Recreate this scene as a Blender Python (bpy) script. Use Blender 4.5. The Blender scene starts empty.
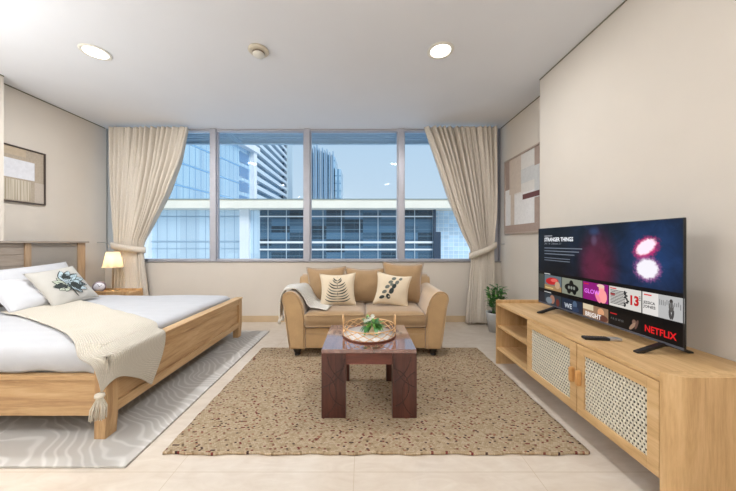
import bpy, bmesh, math, random
from mathutils import Vector, Matrix, noise
random.seed(7)
S = bpy.context.scene
C = S.collection
PI = math.pi

# ------------------------------------------------------------------ materials
def lin(c):
    return tuple(((v/255)/12.92 if v/255 <= .04045 else ((v/255+.055)/1.055)**2.4) for v in c) + (1,)

class NT:
    def __init__(s, m):
        s.t = m.node_tree; s.n = s.t.nodes; s.l = s.t.links
    def new(s, ty, **kw):
        n = s.n.new(ty)
        for k, v in kw.items(): setattr(n, k, v)
        return n
    def inp(s, sock, v):
        if hasattr(v, 'is_linked') or isinstance(v, bpy.types.NodeSocket): s.l.new(v, sock)
        else: sock.default_value = v
    def math(s, op, a, b=None, c=None):
        n = s.new('ShaderNodeMath', operation=op); s.inp(n.inputs[0], a)
        if b is not None: s.inp(n.inputs[1], b)
        if c is not None: s.inp(n.inputs[2], c)
        return n.outputs[0]
    def ramp(s, f, stops, interp='LINEAR'):
        n = s.new('ShaderNodeValToRGB'); n.color_ramp.interpolation = interp
        e = n.color_ramp.elements
        while len(e) < len(stops): e.new(.5)
        for i, (p, c) in enumerate(stops):
            e[i].position = p; e[i].color = c if len(c) == 4 else tuple(c)+(1,)
        s.inp(n.inputs[0], f); return n.outputs[0]
    def mix(s, f, a, b, blend='MIX'):
        n = s.new('ShaderNodeMix', data_type='RGBA', blend_type=blend)
        s.inp(n.inputs[0], f); s.inp(n.inputs[6], a); s.inp(n.inputs[7], b); return n.outputs[2]
    def coord(s, scale=(1,1,1), loc=(0,0,0), rot=(0,0,0)):
        t = s.new('ShaderNodeTexCoord'); m = s.new('ShaderNodeMapping')
        m.inputs['Scale'].default_value = scale; m.inputs['Location'].default_value = loc; m.inputs['Rotation'].default_value = rot
        s.l.new(t.outputs['Object'], m.inputs[0]); return m.outputs[0]
    def noise(s, v, scale=5, detail=4, rough=.5, dist=0):
        n = s.new('ShaderNodeTexNoise'); s.inp(n.inputs['Vector'], v)
        n.inputs['Scale'].default_value = scale; n.inputs['Detail'].default_value = detail
        n.inputs['Roughness'].default_value = rough; n.inputs['Distortion'].default_value = dist
        return n.outputs[0]
    def bump(s, h, strength=.3, dist=.01):
        n = s.new('ShaderNodeBump'); n.inputs['Strength'].default_value = strength; n.inputs['Distance'].default_value = dist
        s.inp(n.inputs['Height'], h); s.l.new(n.outputs[0], s.b.inputs['Normal'])

def mat(name, col=(200,200,200), rough=.6, metal=0, spec=.5, **kw):
    m = bpy.data.materials.new(name); m.use_nodes = True
    t = NT(m); t.b = t.n['Principled BSDF']
    t.b.inputs['Base Color'].default_value = lin(col)
    t.b.inputs['Roughness'].default_value = rough; t.b.inputs['Metallic'].default_value = metal
    t.b.inputs['Specular IOR Level'].default_value = spec
    for k, v in kw.items(): t.b.inputs[k.replace('_', ' ')].default_value = v
    return m, t

def plain(name, col, rough=.6, metal=0, spec=.5, var=.05, nscale=30, bump=0, **kw):
    m, t = mat(name, col, rough, metal, spec, **kw)
    v = t.coord(); f = t.noise(v, nscale, 3)
    c = lin(col)
    a = tuple(x*(1-var) for x in c[:3])+(1,); b = tuple(min(1, x*(1+var)) for x in c[:3])+(1,)
    t.l.new(t.ramp(f, [(.3, a), (.7, b)]), t.b.inputs['Base Color'])
    if bump: t.bump(f, bump, .004)
    return m

def wood(name, c1, c2, axis='x', rough=.45, scale=1, strength=.08, c3=None):
    m, t = mat(name, c1, rough)
    sc = {'x': (1.2,14,14), 'y': (14,1.2,14), 'z': (14,14,1.2)}[axis]
    sc = tuple(x*scale for x in sc)
    v = t.coord(sc)
    n1 = t.noise(v, 1.1, 6, .62, 1.6)
    v2 = t.coord(tuple(x*5 for x in sc)); n2 = t.noise(v2, 2, 4, .6, .3)
    v3 = t.coord(tuple(x*.35 for x in sc)); n3 = t.noise(v3, 1.3, 2, .5, 2.5)
    f = t.math('ADD', t.math('MULTIPLY', n1, .5), t.math('ADD', t.math('MULTIPLY', n2, .22), t.math('MULTIPLY', n3, .28)))
    col = t.ramp(f, [(.36, lin(c2)), (.5, lin(c1)), (.62, lin(c3 or c1))])
    t.l.new(col, t.b.inputs['Base Color']); t.bump(f, strength, .004)
    return m

def fabric(name, col, rough=.95, scale=420, var=.12, bump=.25, sheen=.2):
    m, t = mat(name, col, rough, spec=.15)
    t.b.inputs['Sheen Weight'].default_value = sheen
    v = t.coord(); f = t.noise(v, scale, 2); g = t.noise(v, 9, 3)
    c = lin(col)
    k = t.math('ADD', t.math('MULTIPLY', f, .6), t.math('MULTIPLY', g, .4))
    t.l.new(t.ramp(k, [(.35, tuple(x*(1-var) for x in c[:3])), (.65, tuple(min(1, x*(1+var)) for x in c[:3]))]), t.b.inputs['Base Color'])
    t.bump(f, bump, .002)
    return m

def emit(name, col, strength=1):
    m = bpy.data.materials.new(name); m.use_nodes = True
    t = NT(m); t.b = t.n['Principled BSDF']
    t.b.inputs['Base Color'].default_value = (0,0,0,1); t.b.inputs['Roughness'].default_value = .3
    t.b.inputs['Specular IOR Level'].default_value = .2
    t.b.inputs['Emission Color'].default_value = lin(col); t.b.inputs['Emission Strength'].default_value = strength
    return m

OAK = dict(c1=(208,170,120), c2=(184,144,95), c3=(221,186,138))
oak_x = wood('oak_x', axis='x', **OAK); oak_y = wood('oak_y', axis='y', **OAK); oak_z = wood('oak_z', axis='z', **OAK)
BOK = dict(c1=(196,158,112), c2=(164,124,82), c3=(210,176,132))
bed_x = wood('bed_oak_x', axis='x', **BOK); bed_y = wood('bed_oak_y', axis='y', **BOK); bed_z = wood('bed_oak_z', axis='z', **BOK)
HB = dict(c1=(158,144,130), c2=(138,124,111), c3=(172,158,144))
hb_y = wood('headboard_wood', axis='y', **HB); hb_z = wood('headboard_post_wood', axis='z', c1=(176,148,118), c2=(150,122,94), c3=(188,162,132))
handle_wood = wood('handle_wood', (214,162,100), (190,134,76), 'z')
dark_wood = wood('walnut_red', (80,46,39), (52,30,26), 'z', rough=.3, c3=(96,57,47), strength=.03)
dark_top = wood('walnut_top', (120,78,70), (84,50,44), 'y', rough=.10, c3=(146,98,86), strength=.01)
dark_top.node_tree.nodes['Principled BSDF'].inputs['Coat Weight'].default_value = 1
dark_top.node_tree.nodes['Principled BSDF'].inputs['Coat Roughness'].default_value = .06
dark_top.node_tree.nodes['Principled BSDF'].inputs['Coat IOR'].default_value = 2.3
inlay_m = plain('dark_inlay', (44,24,20), .4)
wall_m = plain('wall_paint', (217,208,196), .85, spec=.2, var=.015, nscale=3, bump=.02)
ceil_m = plain('ceiling_paint', (228,229,232), .9, spec=.1, var=.012, nscale=2)
base_m = plain('baseboard_stone', (205,180,146), .4, var=.06, nscale=6)
gap_m = plain('painted_shadow_gap', (120,116,96), .8)
alu = plain('aluminium_frame', (184,184,192), .4, .3, var=.03)
sill_m = plain('sill_stone', (150,146,142), .5, var=.15, nscale=60)
white_m = plain('white_plastic', (226,222,212), .4, var=.02)
black_pl = plain('black_plastic', (24,24,26), .35, var=.1)
chin_m = plain('grey_bezel', (96,100,112), .35, .4)
silver_m = plain('silver_plastic', (190,186,180), .3, .5)
cane_m = plain('rattan_cane', (226,218,198), .6, var=.06, nscale=80)
caned_m = plain('rattan_cane_grey', (164,156,146), .7, var=.1, nscale=80)
back_m = plain('cane_backing', (70,66,60), .8)
backg_m = plain('cane_backing_grey', (112,104,98), .8)
sofa_m = fabric('sofa_fabric', (192,158,114), sheen=.75)
sofa_b = fabric('sofa_cushion_fabric', (168,138,102), sheen=.6)
white_f = fabric('white_linen', (188,188,190), var=.03, bump=.12)
pill_w = fabric('white_pillowcase', (204,204,206), var=.03, bump=.12)
pill_g = fabric('natural_linen', (192,188,180), var=.06)
cream_f = fabric('cream_canvas', (226,210,184), var=.06)
ink = plain('dark_leaf_ink', (52,58,56), .9, var=.3)
ink2 = plain('grey_leaf_ink', (112,116,108), .9, var=.3)
ink_b = plain('blue_leaf_ink', (178,196,202), .9, var=.15)
ink_g = plain('green_leaf_ink', (190,198,178), .9, var=.1)
foot_m = plain('black_feet', (28,24,22), .3)
gold_m = plain('rose_gold_wire', (226,184,134), .35, .45)
leaf_m = plain('glossy_leaf', (66,122,60), .35, var=.35, nscale=14)
leaf_l = plain('fresh_leaf', (112,166,70), .4, var=.35, nscale=20)
petal_m = plain('white_petal', (236,238,226), .6)
pot_m = plain('pale_pot', (196,198,198), .5, var=.04)
soil_m = plain('soil', (50,38,28), .95, var=.3)
cer_m = plain('cream_ceramic', (234,214,176), .3)
brass_m = plain('brass', (176,146,104), .35, .6)
paper_m = plain('art_board', (214,206,196), .8)
dkframe = plain('dark_brown_frame', (74,62,56), .5)
tpframe = plain('taupe_frame', (178,160,146), .5)

def curtain_mat():
    m, t = mat('linen_curtain', (212,200,180), .95, spec=.1)
    v = t.coord((1,1,.15)); f = t.noise(v, 260, 2); c = lin((224,214,200))
    t.l.new(t.ramp(f, [(.3, tuple(x*.9 for x in c[:3])), (.7, tuple(min(1,x*1.06) for x in c[:3]))]), t.b.inputs['Base Color'])
    t.bump(f, .15, .002)
    tr = t.new('ShaderNodeBsdfTranslucent'); tr.inputs[0].default_value = lin((214,200,176))
    mx = t.new('ShaderNodeMixShader'); mx.inputs[0].default_value = .05
    out = t.n['Material Output']
    t.l.new(t.b.outputs[0], mx.inputs[1]); t.l.new(tr.outputs[0], mx.inputs[2]); t.l.new(mx.outputs[0], out.inputs[0])
    return m
curt_m = curtain_mat()

def throw_mat(name, col):
    m, t = mat(name, col, .95, spec=.1); t.b.inputs['Sheen Weight'].default_value = .3
    tc = t.new('ShaderNodeUVMap'); sep = t.new('ShaderNodeSeparateXYZ'); t.l.new(tc.outputs[0], sep.inputs[0])
    a = t.math('SINE', t.math('MULTIPLY', sep.outputs[0], 2*PI/.020))
    b = t.math('SINE', t.math('MULTIPLY', sep.outputs[1], 2*PI/.014))
    h = t.math('MULTIPLY', t.math('ADD', a, 1), t.math('ADD', b, 1))
    c = lin(col)
    t.l.new(t.ramp(t.math('MULTIPLY', h, .25), [(0, tuple(x*.80 for x in c[:3])), (.5, c)]), t.b.inputs['Base Color'])
    t.bump(h, .7, .004)
    return m
throw_m = throw_mat('waffle_knit', (232,222,203))
throw_w = throw_mat('white_knit', (250,245,234))

def floor_mat():
    m, t = mat('marble_tiles', (222,208,188), .22, spec=.5)
    v = t.coord((1,1,1), (.045,-1.418+.9,0))
    n = t.noise(v, 1.8, 6, .6, 1.2); n2 = t.noise(t.coord((1,3,1)), 4, 5, .6, 2)
    base = t.ramp(t.math('ADD', t.math('MULTIPLY', n, .6), t.math('MULTIPLY', n2, .4)),
                  [(.35, lin((202,187,170))), (.55, lin((214,202,187))), (.7, lin((222,213,201)))])
    br = t.new('ShaderNodeTexBrick'); br.offset = 0; t.l.new(v, br.inputs[0])
    br.inputs['Scale'].default_value = 1; br.inputs['Brick Width'].default_value = .9; br.inputs['Row Height'].default_value = .9
    br.inputs['Mortar Size'].default_value = .0022; br.inputs['Mortar Smooth'].default_value = .3
    t.l.new(t.mix(br.outputs['Fac'], base, lin((194,178,156))), t.b.inputs['Base Color'])
    return m

def wave_rug():
    m, t = mat('carved_wave_pile', (190,184,176), .95, spec=.1)
    v = t.coord((1,1,1), rot=(0,0,.6))
    sp = t.new('ShaderNodeSeparateXYZ'); t.l.new(v, sp.inputs[0])
    n1 = t.noise(t.coord((1,1.4,1)), 1.5, 2, .5)
    n2 = t.noise(t.coord((1,1,1)), 5, 1, .5)
    ph = t.math('ADD', sp.outputs[1], t.math('ADD', t.math('MULTIPLY', n1, .55), t.math('MULTIPLY', n2, .05)))
    w = t.math('ADD', .5, t.math('MULTIPLY', .5, t.math('SINE', t.math('MULTIPLY', ph, 2*PI/.050))))
    t.l.new(t.ramp(w, [(.45, lin((186,181,174))), (.75, lin((190,186,180))), (.97, lin((204,200,194)))]), t.b.inputs['Base Color'])
    t.bump(w, .3, .004)
    return m

def jute_rug():
    m, t = mat('woven_jute', (196,166,126), .95, spec=.1)
    tc = t.new('ShaderNodeTexCoord'); sep = t.new('ShaderNodeSeparateXYZ'); t.l.new(tc.outputs['Object'], sep.inputs[0])
    row = t.math('FLOOR', t.math('DIVIDE', sep.outputs[1], .010))
    off = t.math('MULTIPLY', t.math('MODULO', row, 2.0), .0065)
    xs = t.math('ADD', sep.outputs[0], off)
    stitch = t.math('FLOOR', t.math('DIVIDE', xs, .013))
    cb = t.new('ShaderNodeCombineXYZ'); t.l.new(stitch, cb.inputs[0]); t.l.new(row, cb.inputs[1])
    wn = t.new('ShaderNodeTexWhiteNoise', noise_dimensions='2D'); t.l.new(cb.outputs[0], wn.inputs[0])
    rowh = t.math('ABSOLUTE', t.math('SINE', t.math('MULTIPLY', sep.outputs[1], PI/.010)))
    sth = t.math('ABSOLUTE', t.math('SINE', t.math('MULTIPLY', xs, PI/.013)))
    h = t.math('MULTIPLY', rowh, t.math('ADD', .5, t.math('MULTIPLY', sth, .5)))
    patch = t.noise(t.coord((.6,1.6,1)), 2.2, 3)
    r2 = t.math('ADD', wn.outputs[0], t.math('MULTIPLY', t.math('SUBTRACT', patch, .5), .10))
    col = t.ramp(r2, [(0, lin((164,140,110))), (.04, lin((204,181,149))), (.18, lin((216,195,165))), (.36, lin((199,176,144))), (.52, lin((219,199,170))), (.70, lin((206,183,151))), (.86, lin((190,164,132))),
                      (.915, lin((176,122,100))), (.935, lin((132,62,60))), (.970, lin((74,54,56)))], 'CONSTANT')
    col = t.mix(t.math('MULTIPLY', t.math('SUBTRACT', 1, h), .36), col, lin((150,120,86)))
    t.l.new(col, t.b.inputs['Base Color']); t.bump(h, 1, .008)
    return m

def glass_mat(name, refl=.8):
    m = bpy.data.materials.new(name); m.use_nodes = True; t = NT(m); t.n.remove(t.n['Principled BSDF'])
    tr = t.new('ShaderNodeBsdfTransparent'); tr.inputs[0].default_value = (.975,.985,.99,1)
    g = t.new('ShaderNodeBsdfGlossy'); g.inputs['Roughness'].default_value = .01; g.inputs[0].default_value = (1,1,1,1)
    f = t.new('ShaderNodeLayerWeight'); f.inputs[0].default_value = .5
    fr_ = t.math('ADD', .006, t.math('MULTIPLY', t.math('POWER', f.outputs['Facing'], 4.5), .7))
    mx = t.new('ShaderNodeMixShader'); t.l.new(t.math('MULTIPLY', fr_, refl), mx.inputs[0])
    t.l.new(tr.outputs[0], mx.inputs[1]); t.l.new(g.outputs[0], mx.inputs[2]); t.l.new(mx.outputs[0], t.n['Material Output'].inputs[0])
    return m

def facade(name, glass_col, line_col, px, pz, lw=.06, lh=.06, var=.2, rough=.25, spec=.5, metal=0):
    """glass curtain wall: mullion grid on object X / Z (or Y / Z)"""
    m, t = mat(name, glass_col, rough, metal, spec=spec)
    tc = t.new('ShaderNodeTexCoord'); sep = t.new('ShaderNodeSeparateXYZ'); t.l.new(tc.outputs['Object'], sep.inputs[0])
    u = t.math('ADD', sep.outputs[0], sep.outputs[1])
    fu = t.math('FRACT', t.math('DIVIDE', t.math('ADD', u, 1000), px)); fz = t.math('FRACT', t.math('DIVIDE', t.math('ADD', sep.outputs[2], 1000), pz))
    iu = t.math('FLOOR', t.math('DIVIDE', u, px)); iz = t.math('FLOOR', t.math('DIVIDE', sep.outputs[2], pz))
    cb = t.new('ShaderNodeCombineXYZ'); t.l.new(iu, cb.inputs[0]); t.l.new(iz, cb.inputs[1])
    wn = t.new('ShaderNodeTexWhiteNoise', noise_dimensions='2D'); t.l.new(cb.outputs[0], wn.inputs[0])
    c = lin(glass_col)
    gl = t.ramp(wn.outputs[0], [(0, tuple(x*(1-var) for x in c[:3])), (1, tuple(min(1,x*(1+var)) for x in c[:3]))])
    ml = t.math('MAXIMUM', t.math('LESS_THAN', fu, lw/px), t.math('LESS_THAN', fz, lh/pz))
    t.l.new(t.mix(ml, gl, lin(line_col)), t.b.inputs['Base Color'])
    return m

# ------------------------------------------------------------------ mesh helpers
def BM(): return bmesh.new()

def box(bm, x0, x1, y0, y1, z0, z1, bev=0, seg=2, mi=0):
    r = bmesh.ops.create_cube(bm, size=1)
    vs = r['verts']
    bmesh.ops.scale(bm, vec=(x1-x0, y1-y0, z1-z0), verts=vs)
    bmesh.ops.translate(bm, vec=((x0+x1)/2, (y0+y1)/2, (z0+z1)/2), verts=vs)
    fs = set(f for v in vs for f in v.link_faces)
    for f in fs: f.material_index = mi
    if bev:
        es = list(set(e for v in vs for e in v.link_edges))
        bmesh.ops.bevel(bm, geom=es, offset=bev, segments=seg, affect='EDGES', profile=.5)
    return bm

def ptbox(bm, center, size, rot=None, bev=0, mi=0):
    r = bmesh.ops.create_cube(bm, size=1); vs = r['verts']
    bmesh.ops.scale(bm, vec=size, verts=vs)
    if rot is not None: bmesh.ops.transform(bm, matrix=rot, verts=vs)
    bmesh.ops.translate(bm, vec=center, verts=vs)
    for f in set(f for v in vs for f in v.link_faces): f.material_index = mi
    if bev: bmesh.ops.bevel(bm, geom=list(set(e for v in vs for e in v.link_edges)), offset=bev, segments=2, affect='EDGES')
    return bm

def lathe(bm, prof, c=(0,0,0), seg=32, axis='z', mi=0, cap=True):
    rings = []
    for (r, h) in prof:
        ring = []
        for i in range(seg):
            a = 2*PI*i/seg
            p = Vector((r*math.cos(a), r*math.sin(a), h))
            if axis == 'x': p = Vector((p.z, p.x, p.y))
            if axis == 'y': p = Vector((p.x, p.z, p.y))
            ring.append(bm.verts.new(p+Vector(c)))
        rings.append(ring)
    fs = []
    for a, b in zip(rings, rings[1:]):
        for i in range(seg):
            j = (i+1) % seg; fs.append(bm.faces.new((a[i], a[j], b[j], b[i])))
    if cap:
        fs.append(bm.faces.new(rings[0][::-1])); fs.append(bm.faces.new(rings[-1]))
    for f in fs: f.material_index = mi; f.smooth = True
    return bm

def tube(bm, pts, r, seg=8, closed=False, mi=0, radii=None):
    pts = [Vector(p) for p in pts]; n = len(pts); rings = []
    for i, p in enumerate(pts):
        a = pts[(i-1) % n] if (closed or i > 0) else p
        b = pts[(i+1) % n] if (closed or i < n-1) else p
        d = (b-a).normalized()
        up = Vector((0,0,1)) if abs(d.z) < .95 else Vector((1,0,0))
        s = d.cross(up).normalized(); t = s.cross(d)
        rr = radii[i] if radii else r
        rings.append([bm.verts.new(p + (s*math.cos(2*PI*k/seg) + t*math.sin(2*PI*k/seg))*rr) for k in range(seg)])
    fs = []
    for i in range(n if closed else n-1):
        a, b = rings[i], rings[(i+1) % n]
        for k in range(seg):
            j = (k+1) % seg; fs.append(bm.faces.new((a[k], b[k], b[j], a[j])))
    if not closed:
        fs.append(bm.faces.new(rings[0])); fs.append(bm.faces.new(rings[-1][::-1]))
    for f in fs: f.smooth = True; f.material_index = mi
    return bm

def prism(bm, prof, axis, a, b, mi=0, bev=0):
    """extrude a 2D outline (list of (p,q)) along axis from a to b"""
    def P(p, q, t):
        return {'y': (p, t, q), 'x': (t, p, q), 'z': (p, q, t)}[axis]
    va = [bm.verts.new(P(p, q, a)) for p, q in prof]; vb = [bm.verts.new(P(p, q, b)) for p, q in prof]
    n = len(prof); fs = [bm.faces.new(va), bm.faces.new(vb[::-1])]
    caps = list(fs)
    for i in range(n):
        j = (i+1) % n; fs.append(bm.faces.new((va[j], va[i], vb[i], vb[j])))
    for f in fs: f.material_index = mi
    bmesh.ops.recalc_face_normals(bm, faces=fs)
    if bev:
        es = set(e for f in caps for e in f.edges)
        bmesh.ops.bevel(bm, geom=list(es), offset=bev, segments=3, affect='EDGES')
    return bm

def obj(name, bm, m, parent=None, loc=None, smooth=None):
    """link bm (in world coordinates) as one mesh object; origin at loc or at its parent's origin"""
    base = Vector(parent['_o']) if parent is not None else Vector(loc if loc else (0,0,0))
    me = bpy.data.meshes.new(name)
    bmesh.ops.translate(bm, vec=-base, verts=bm.verts)
    bmesh.ops.recalc_face_normals(bm, faces=bm.faces) if smooth != 'keep' else None
    bm.to_mesh(me); bm.free()
    for x in (m if isinstance(m, (list, tuple)) else [m]): me.materials.append(x)
    if smooth is True:
        for p in me.polygons: p.use_smooth = True
    o = bpy.data.objects.new(name, me); C.objects.link(o)
    if parent is not None:
        o.parent = parent
    else: o.location = base
    o['_o'] = tuple(base)
    return o

def tag(o, label, cat, group=None, kind=None):
    o['label'] = label; o['category'] = cat
    if group: o['group'] = group
    if kind: o['kind'] = kind
    return o

def thing(name, label, cat, loc, group=None):
    o = bpy.data.objects.new(name, None); C.objects.link(o); o.location = loc; o['_o'] = tuple(loc)
    o.empty_display_size = .1
    return tag(o, label, cat, group)

def struct(name, bm, m, smooth=None):
    o = obj(name, bm, m, smooth=smooth); o['kind'] = 'structure'; return o

def dup(root, loc, label=None):
    r = root.copy(); C.objects.link(r); r.location = loc; r['_o'] = tuple(loc)
    if label: r['label'] = label
    for ch in list(root.children):
        c = ch.copy(); C.objects.link(c); c.parent = r
        for g in ch.children:
            d = g.copy(); C.objects.link(d); d.parent = c
    return r

def catmull(pts, t):
    n = len(pts)-1; x = min(max(t, 0), 1)*n; i = min(int(x), n-1); f = x-i
    p0 = Vector(pts[max(i-1,0)]); p1 = Vector(pts[i]); p2 = Vector(pts[i+1]); p3 = Vector(pts[min(i+2,n)])
    return .5*((2*p1) + (p2-p0)*f + (2*p0-5*p1+4*p2-p3)*f*f + (3*p1-p0-3*p2+p3)*f**3)

def grid(bm, fn, nu, nv, mi=0, uv=None):
    vs = [[bm.verts.new(fn(i/nu, j/nv)) for j in range(nv+1)] for i in range(nu+1)]
    lay = bm.loops.layers.uv.verify() if uv else None
    for i in range(nu):
        for j in range(nv):
            f = bm.faces.new((vs[i][j], vs[i+1][j], vs[i+1][j+1], vs[i][j+1])); f.smooth = True; f.material_index = mi
            if uv:
                for l, (a, b) in zip(f.loops, ((i,j),(i+1,j),(i+1,j+1),(i,j+1))): l[lay].uv = (a/nu*uv[0], b/nv*uv[1])
    return vs

# text -> mesh merged in the given bmesh plane
def text_mesh(body, size, extr=.0004, align='LEFT', shear=0, bold=0, sx=1):
    cu = bpy.data.curves.new('lettering', 'FONT'); cu.body = body; cu.size = size; cu.extrude = extr; cu.align_x = align
    cu.resolution_u = 2; cu.offset = bold
    o = bpy.data.objects.new('lettering', cu); C.objects.link(o)
    bpy.context.view_layer.update()
    me = bpy.data.meshes.new_from_object(o.evaluated_get(bpy.context.evaluated_depsgraph_get()))
    bpy.data.objects.remove(o); bpy.data.curves.remove(cu)
    me.transform(Matrix.Diagonal((sx,1,1,1)))
    return me

# ------------------------------------------------------------------ setting
H = 2.81; XL = -3.74; XR = 2.0; YW = 4.10; YB = -3.2
floor_m = floor_mat()
b = BM(); box(b, XL-.2, XR+.2, YB-.2, YW+.2, -.15, 0); struct('floor', b, floor_m)
b = BM(); box(b, XL-.2, XR+.2, YB-.2, YW+.05, H, H+.2); struct('ceiling', b, ceil_m)
b = BM(); box(b, XL-.2, XL, YB-.2, YW+.2, 0, H); box(b, XL, -3.58, YB, 2.82, 0, H); struct('wall_left', b, wall_m)
b = BM(); box(b, XR, XR+.2, YB-.2, YW+.2, 0, H); box(b, 1.80, XR, YB, 2.88, 0, H); struct('wall_right', b, wall_m)
b = BM(); box(b, XL-.2, XR+.2, YW, YW+.2, 0, .865); struct('wall_far', b, wall_m)
b = BM(); box(b, XL-.2, XR+.2, YB-.2, YB, 0, H); struct('wall_back', b, wall_m)
b = BM(); box(b, XL, XR, YW-.012, YW, 0, .09, .002); struct('baseboard_far', b, base_m)
b = BM(); box(b, XL, XL+.012, 2.82, YW-.012, 0, .09, .002); box(b, -3.58, -3.568, YB, 2.82, 0, .09, .002); struct('baseboard_left', b, base_m)
b = BM(); box(b, XR-.012, XR, 2.88, YW-.012, 0, .09, .002); box(b, 1.788, 1.80, YB, 2.88, 0, .09, .002); struct('baseboard_right', b, base_m)
g = .011
b = BM(); box(b, XL, XL+.004, 2.82, YW, H-g, H); box(b, -3.58, -3.576, YB, 2.82, H-g, H); struct('gap_shade_1', b, gap_m)  # dark strips for the ceiling gap, its shade put into the colour
b = BM(); box(b, XR-.004, XR, 2.88, YW, H-g, H); box(b, 1.796, 1.80, YB, 2.88, H-g, H); struct('gap_shade_2', b, gap_m)
b = BM(); box(b, XL, XR, YW-.012, YW+.05, .862, .878, .003); struct('trim_3', b, sill_m)     # window sill

# windows: bays between mullions
glass = glass_mat('window_glass')
mull = [-3.72, -3.56, -2.19, -.82, .557, 1.93, 1.99]
ZS, ZT = .878, H
for k in range(1, 5):
    x0, x1 = mull[k], mull[k+1]
    b = BM()
    mw, fh = .044, .032
    box(b, x0-mw, x0+mw, YW+.02, YW+.14, ZS, ZT, .006)
    if k == 4: box(b, x1-mw, x1+mw, YW+.02, YW+.14, ZS, ZT, .006)
    box(b, x0+mw, x1-mw, YW+.04, YW+.12, ZS, ZS+fh, .004)
    box(b, x0+mw, x1-mw, YW+.04, YW+.12, ZT-fh, ZT, .004)
    # thin inner bead of the casement
    for (a, c, d, e) in ((x0+mw, x0+mw+.014, ZS+fh, ZT-fh), (x1-mw-.014, x1-mw, ZS+fh, ZT-fh)):
        box(b, a, c, YW+.06, YW+.11, d, e)
    w = struct('window_%d' % k, b, alu)
    b = BM(); box(b, x0+mw+.014, x1-mw-.014, YW+.085, YW+.093, ZS+fh, ZT-fh)
    o = obj('glass_pane', b, glass, w)
b = BM(); box(b, XL, -3.615, YW+.02, YW+.05, ZS, ZT); struct('window_5', b, glass)
b = BM(); box(b, 1.985, XR, YW+.02, YW+.16, ZS, ZT); struct('trim_4', b, alu)

# exterior soffit with slats, just outside the window
blue_met = plain('soffit_metal', (176,206,228), .5, 0)
b = BM()
box(b, -5.2, 3.4, YW+.2, YW+.64, 2.90, 3.0)
box(b, -5.2, 3.4, YW+.60, YW+.66, 2.79, 3.0)
for i in range(5): box(b, -5.2, 3.4, YW+.24+i*.075, YW+.262+i*.075, 2.82, 2.90)
for i in range(3): box(b, -2.1+i*.04-i*.0, -2.085+i*.04, YW+.22, YW+.6, 2.80, 2.9)
struct('trim_5', b, blue_met)

# ------------------------------------------------------------------ ceiling fittings
EM = emit('lamp_diffuser', (255,246,230), 5)
def downlight(x, y, label, group='recessed ceiling downlights'):
    t = thing('recessed_light', label, 'ceiling light', (x, y, H), group)
    b = BM(); lathe(b, [(.082,-.001),(.112,-.001),(.112,-.006),(.100,-.010),(.088,-.008),(.082,-.001)], (x,y,H), 40, cap=False); obj('trim_ring', b, white_m, t, smooth=True)
    b = BM(); lathe(b, [(.086,-.0035),(.086,-.0055),(.001,-.0065)], (x,y,H), 40); obj('diffuser', b, EM, t)
    return t
LIGHTS = [(-2.33,2.466), (.67,2.447), (-2.33,.3), (.67,.3), (-2.33,-1.9), (.67,-1.9)]
d0 = downlight(*LIGHTS[0], 'round recessed ceiling light above the bed, the left one of two')
d1 = dup(d0, (.67,2.447,H), 'round recessed ceiling light on the right, nearer the television wall')
for q in LIGHTS[2:]: dup(d0, (q[0], q[1], H), 'round recessed ceiling light added for fill behind the viewer, out of view')  # downlights beyond the view, added to fill the room with light
t = thing('smoke_detector', 'small round white smoke detector on ceiling between the two downlights', 'smoke detector', (-.90,2.44,H))
b = BM(); lathe(b, [(.001,0),(.084,0),(.086,-.012),(.075,-.022),(.06,-.024),(.001,-.024)], (-.90,2.44,H), 32); obj('base', b, plain('detector_base', (206,196,176), .5), t, smooth=True)
b = BM(); lathe(b, [(.05,-.024),(.05,-.034),(.001,-.034)], (-.90,2.44,H), 32); obj('vent_ring', b, plain('detector_vent', (120,104,84), .6), t)
b = BM(); lathe(b, [(.046,-.034),(.05,-.038),(.046,-.05),(.025,-.056),(.001,-.057)], (-.90,2.44,H), 32); obj('cover', b, white_m, t, smooth=True)

# ------------------------------------------------------------------ rugs
b = BM()
RX0, RX1, RY0, RY1 = -3.35, -1.21, 1.44, 3.66
box(b, RX0, RX1, RY0, RY1, .001, .012, .003)
tag(obj('area_rug', b, wave_rug(), loc=((RX0+RX1)/2, (RY0+RY1)/2, 0)), 'pale grey rug with carved wavy lines lying under the bed', 'rug')

b = BM()
def rugf(u, v):
    x = -1.085+2.315*u; y = 1.53+1.525*v
    if v == 0: y += .004*math.sin(x*17)+.003*math.sin(x*41)
    if u in (0, 1): x += .003*math.sin(y*33)
    return Vector((x, y, .016))
vs = grid(b, rugf, 120, 80)
r = bmesh.ops.extrude_face_region(b, geom=list(b.faces))
for e in r['geom']:
    if isinstance(e, bmesh.types.BMVert): e.co.z = .002
tag(obj('jute_rug', b, jute_rug(), loc=(.07,2.29,0)), 'beige woven jute rug with dark red flecks under the coffee table', 'rug')

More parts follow.
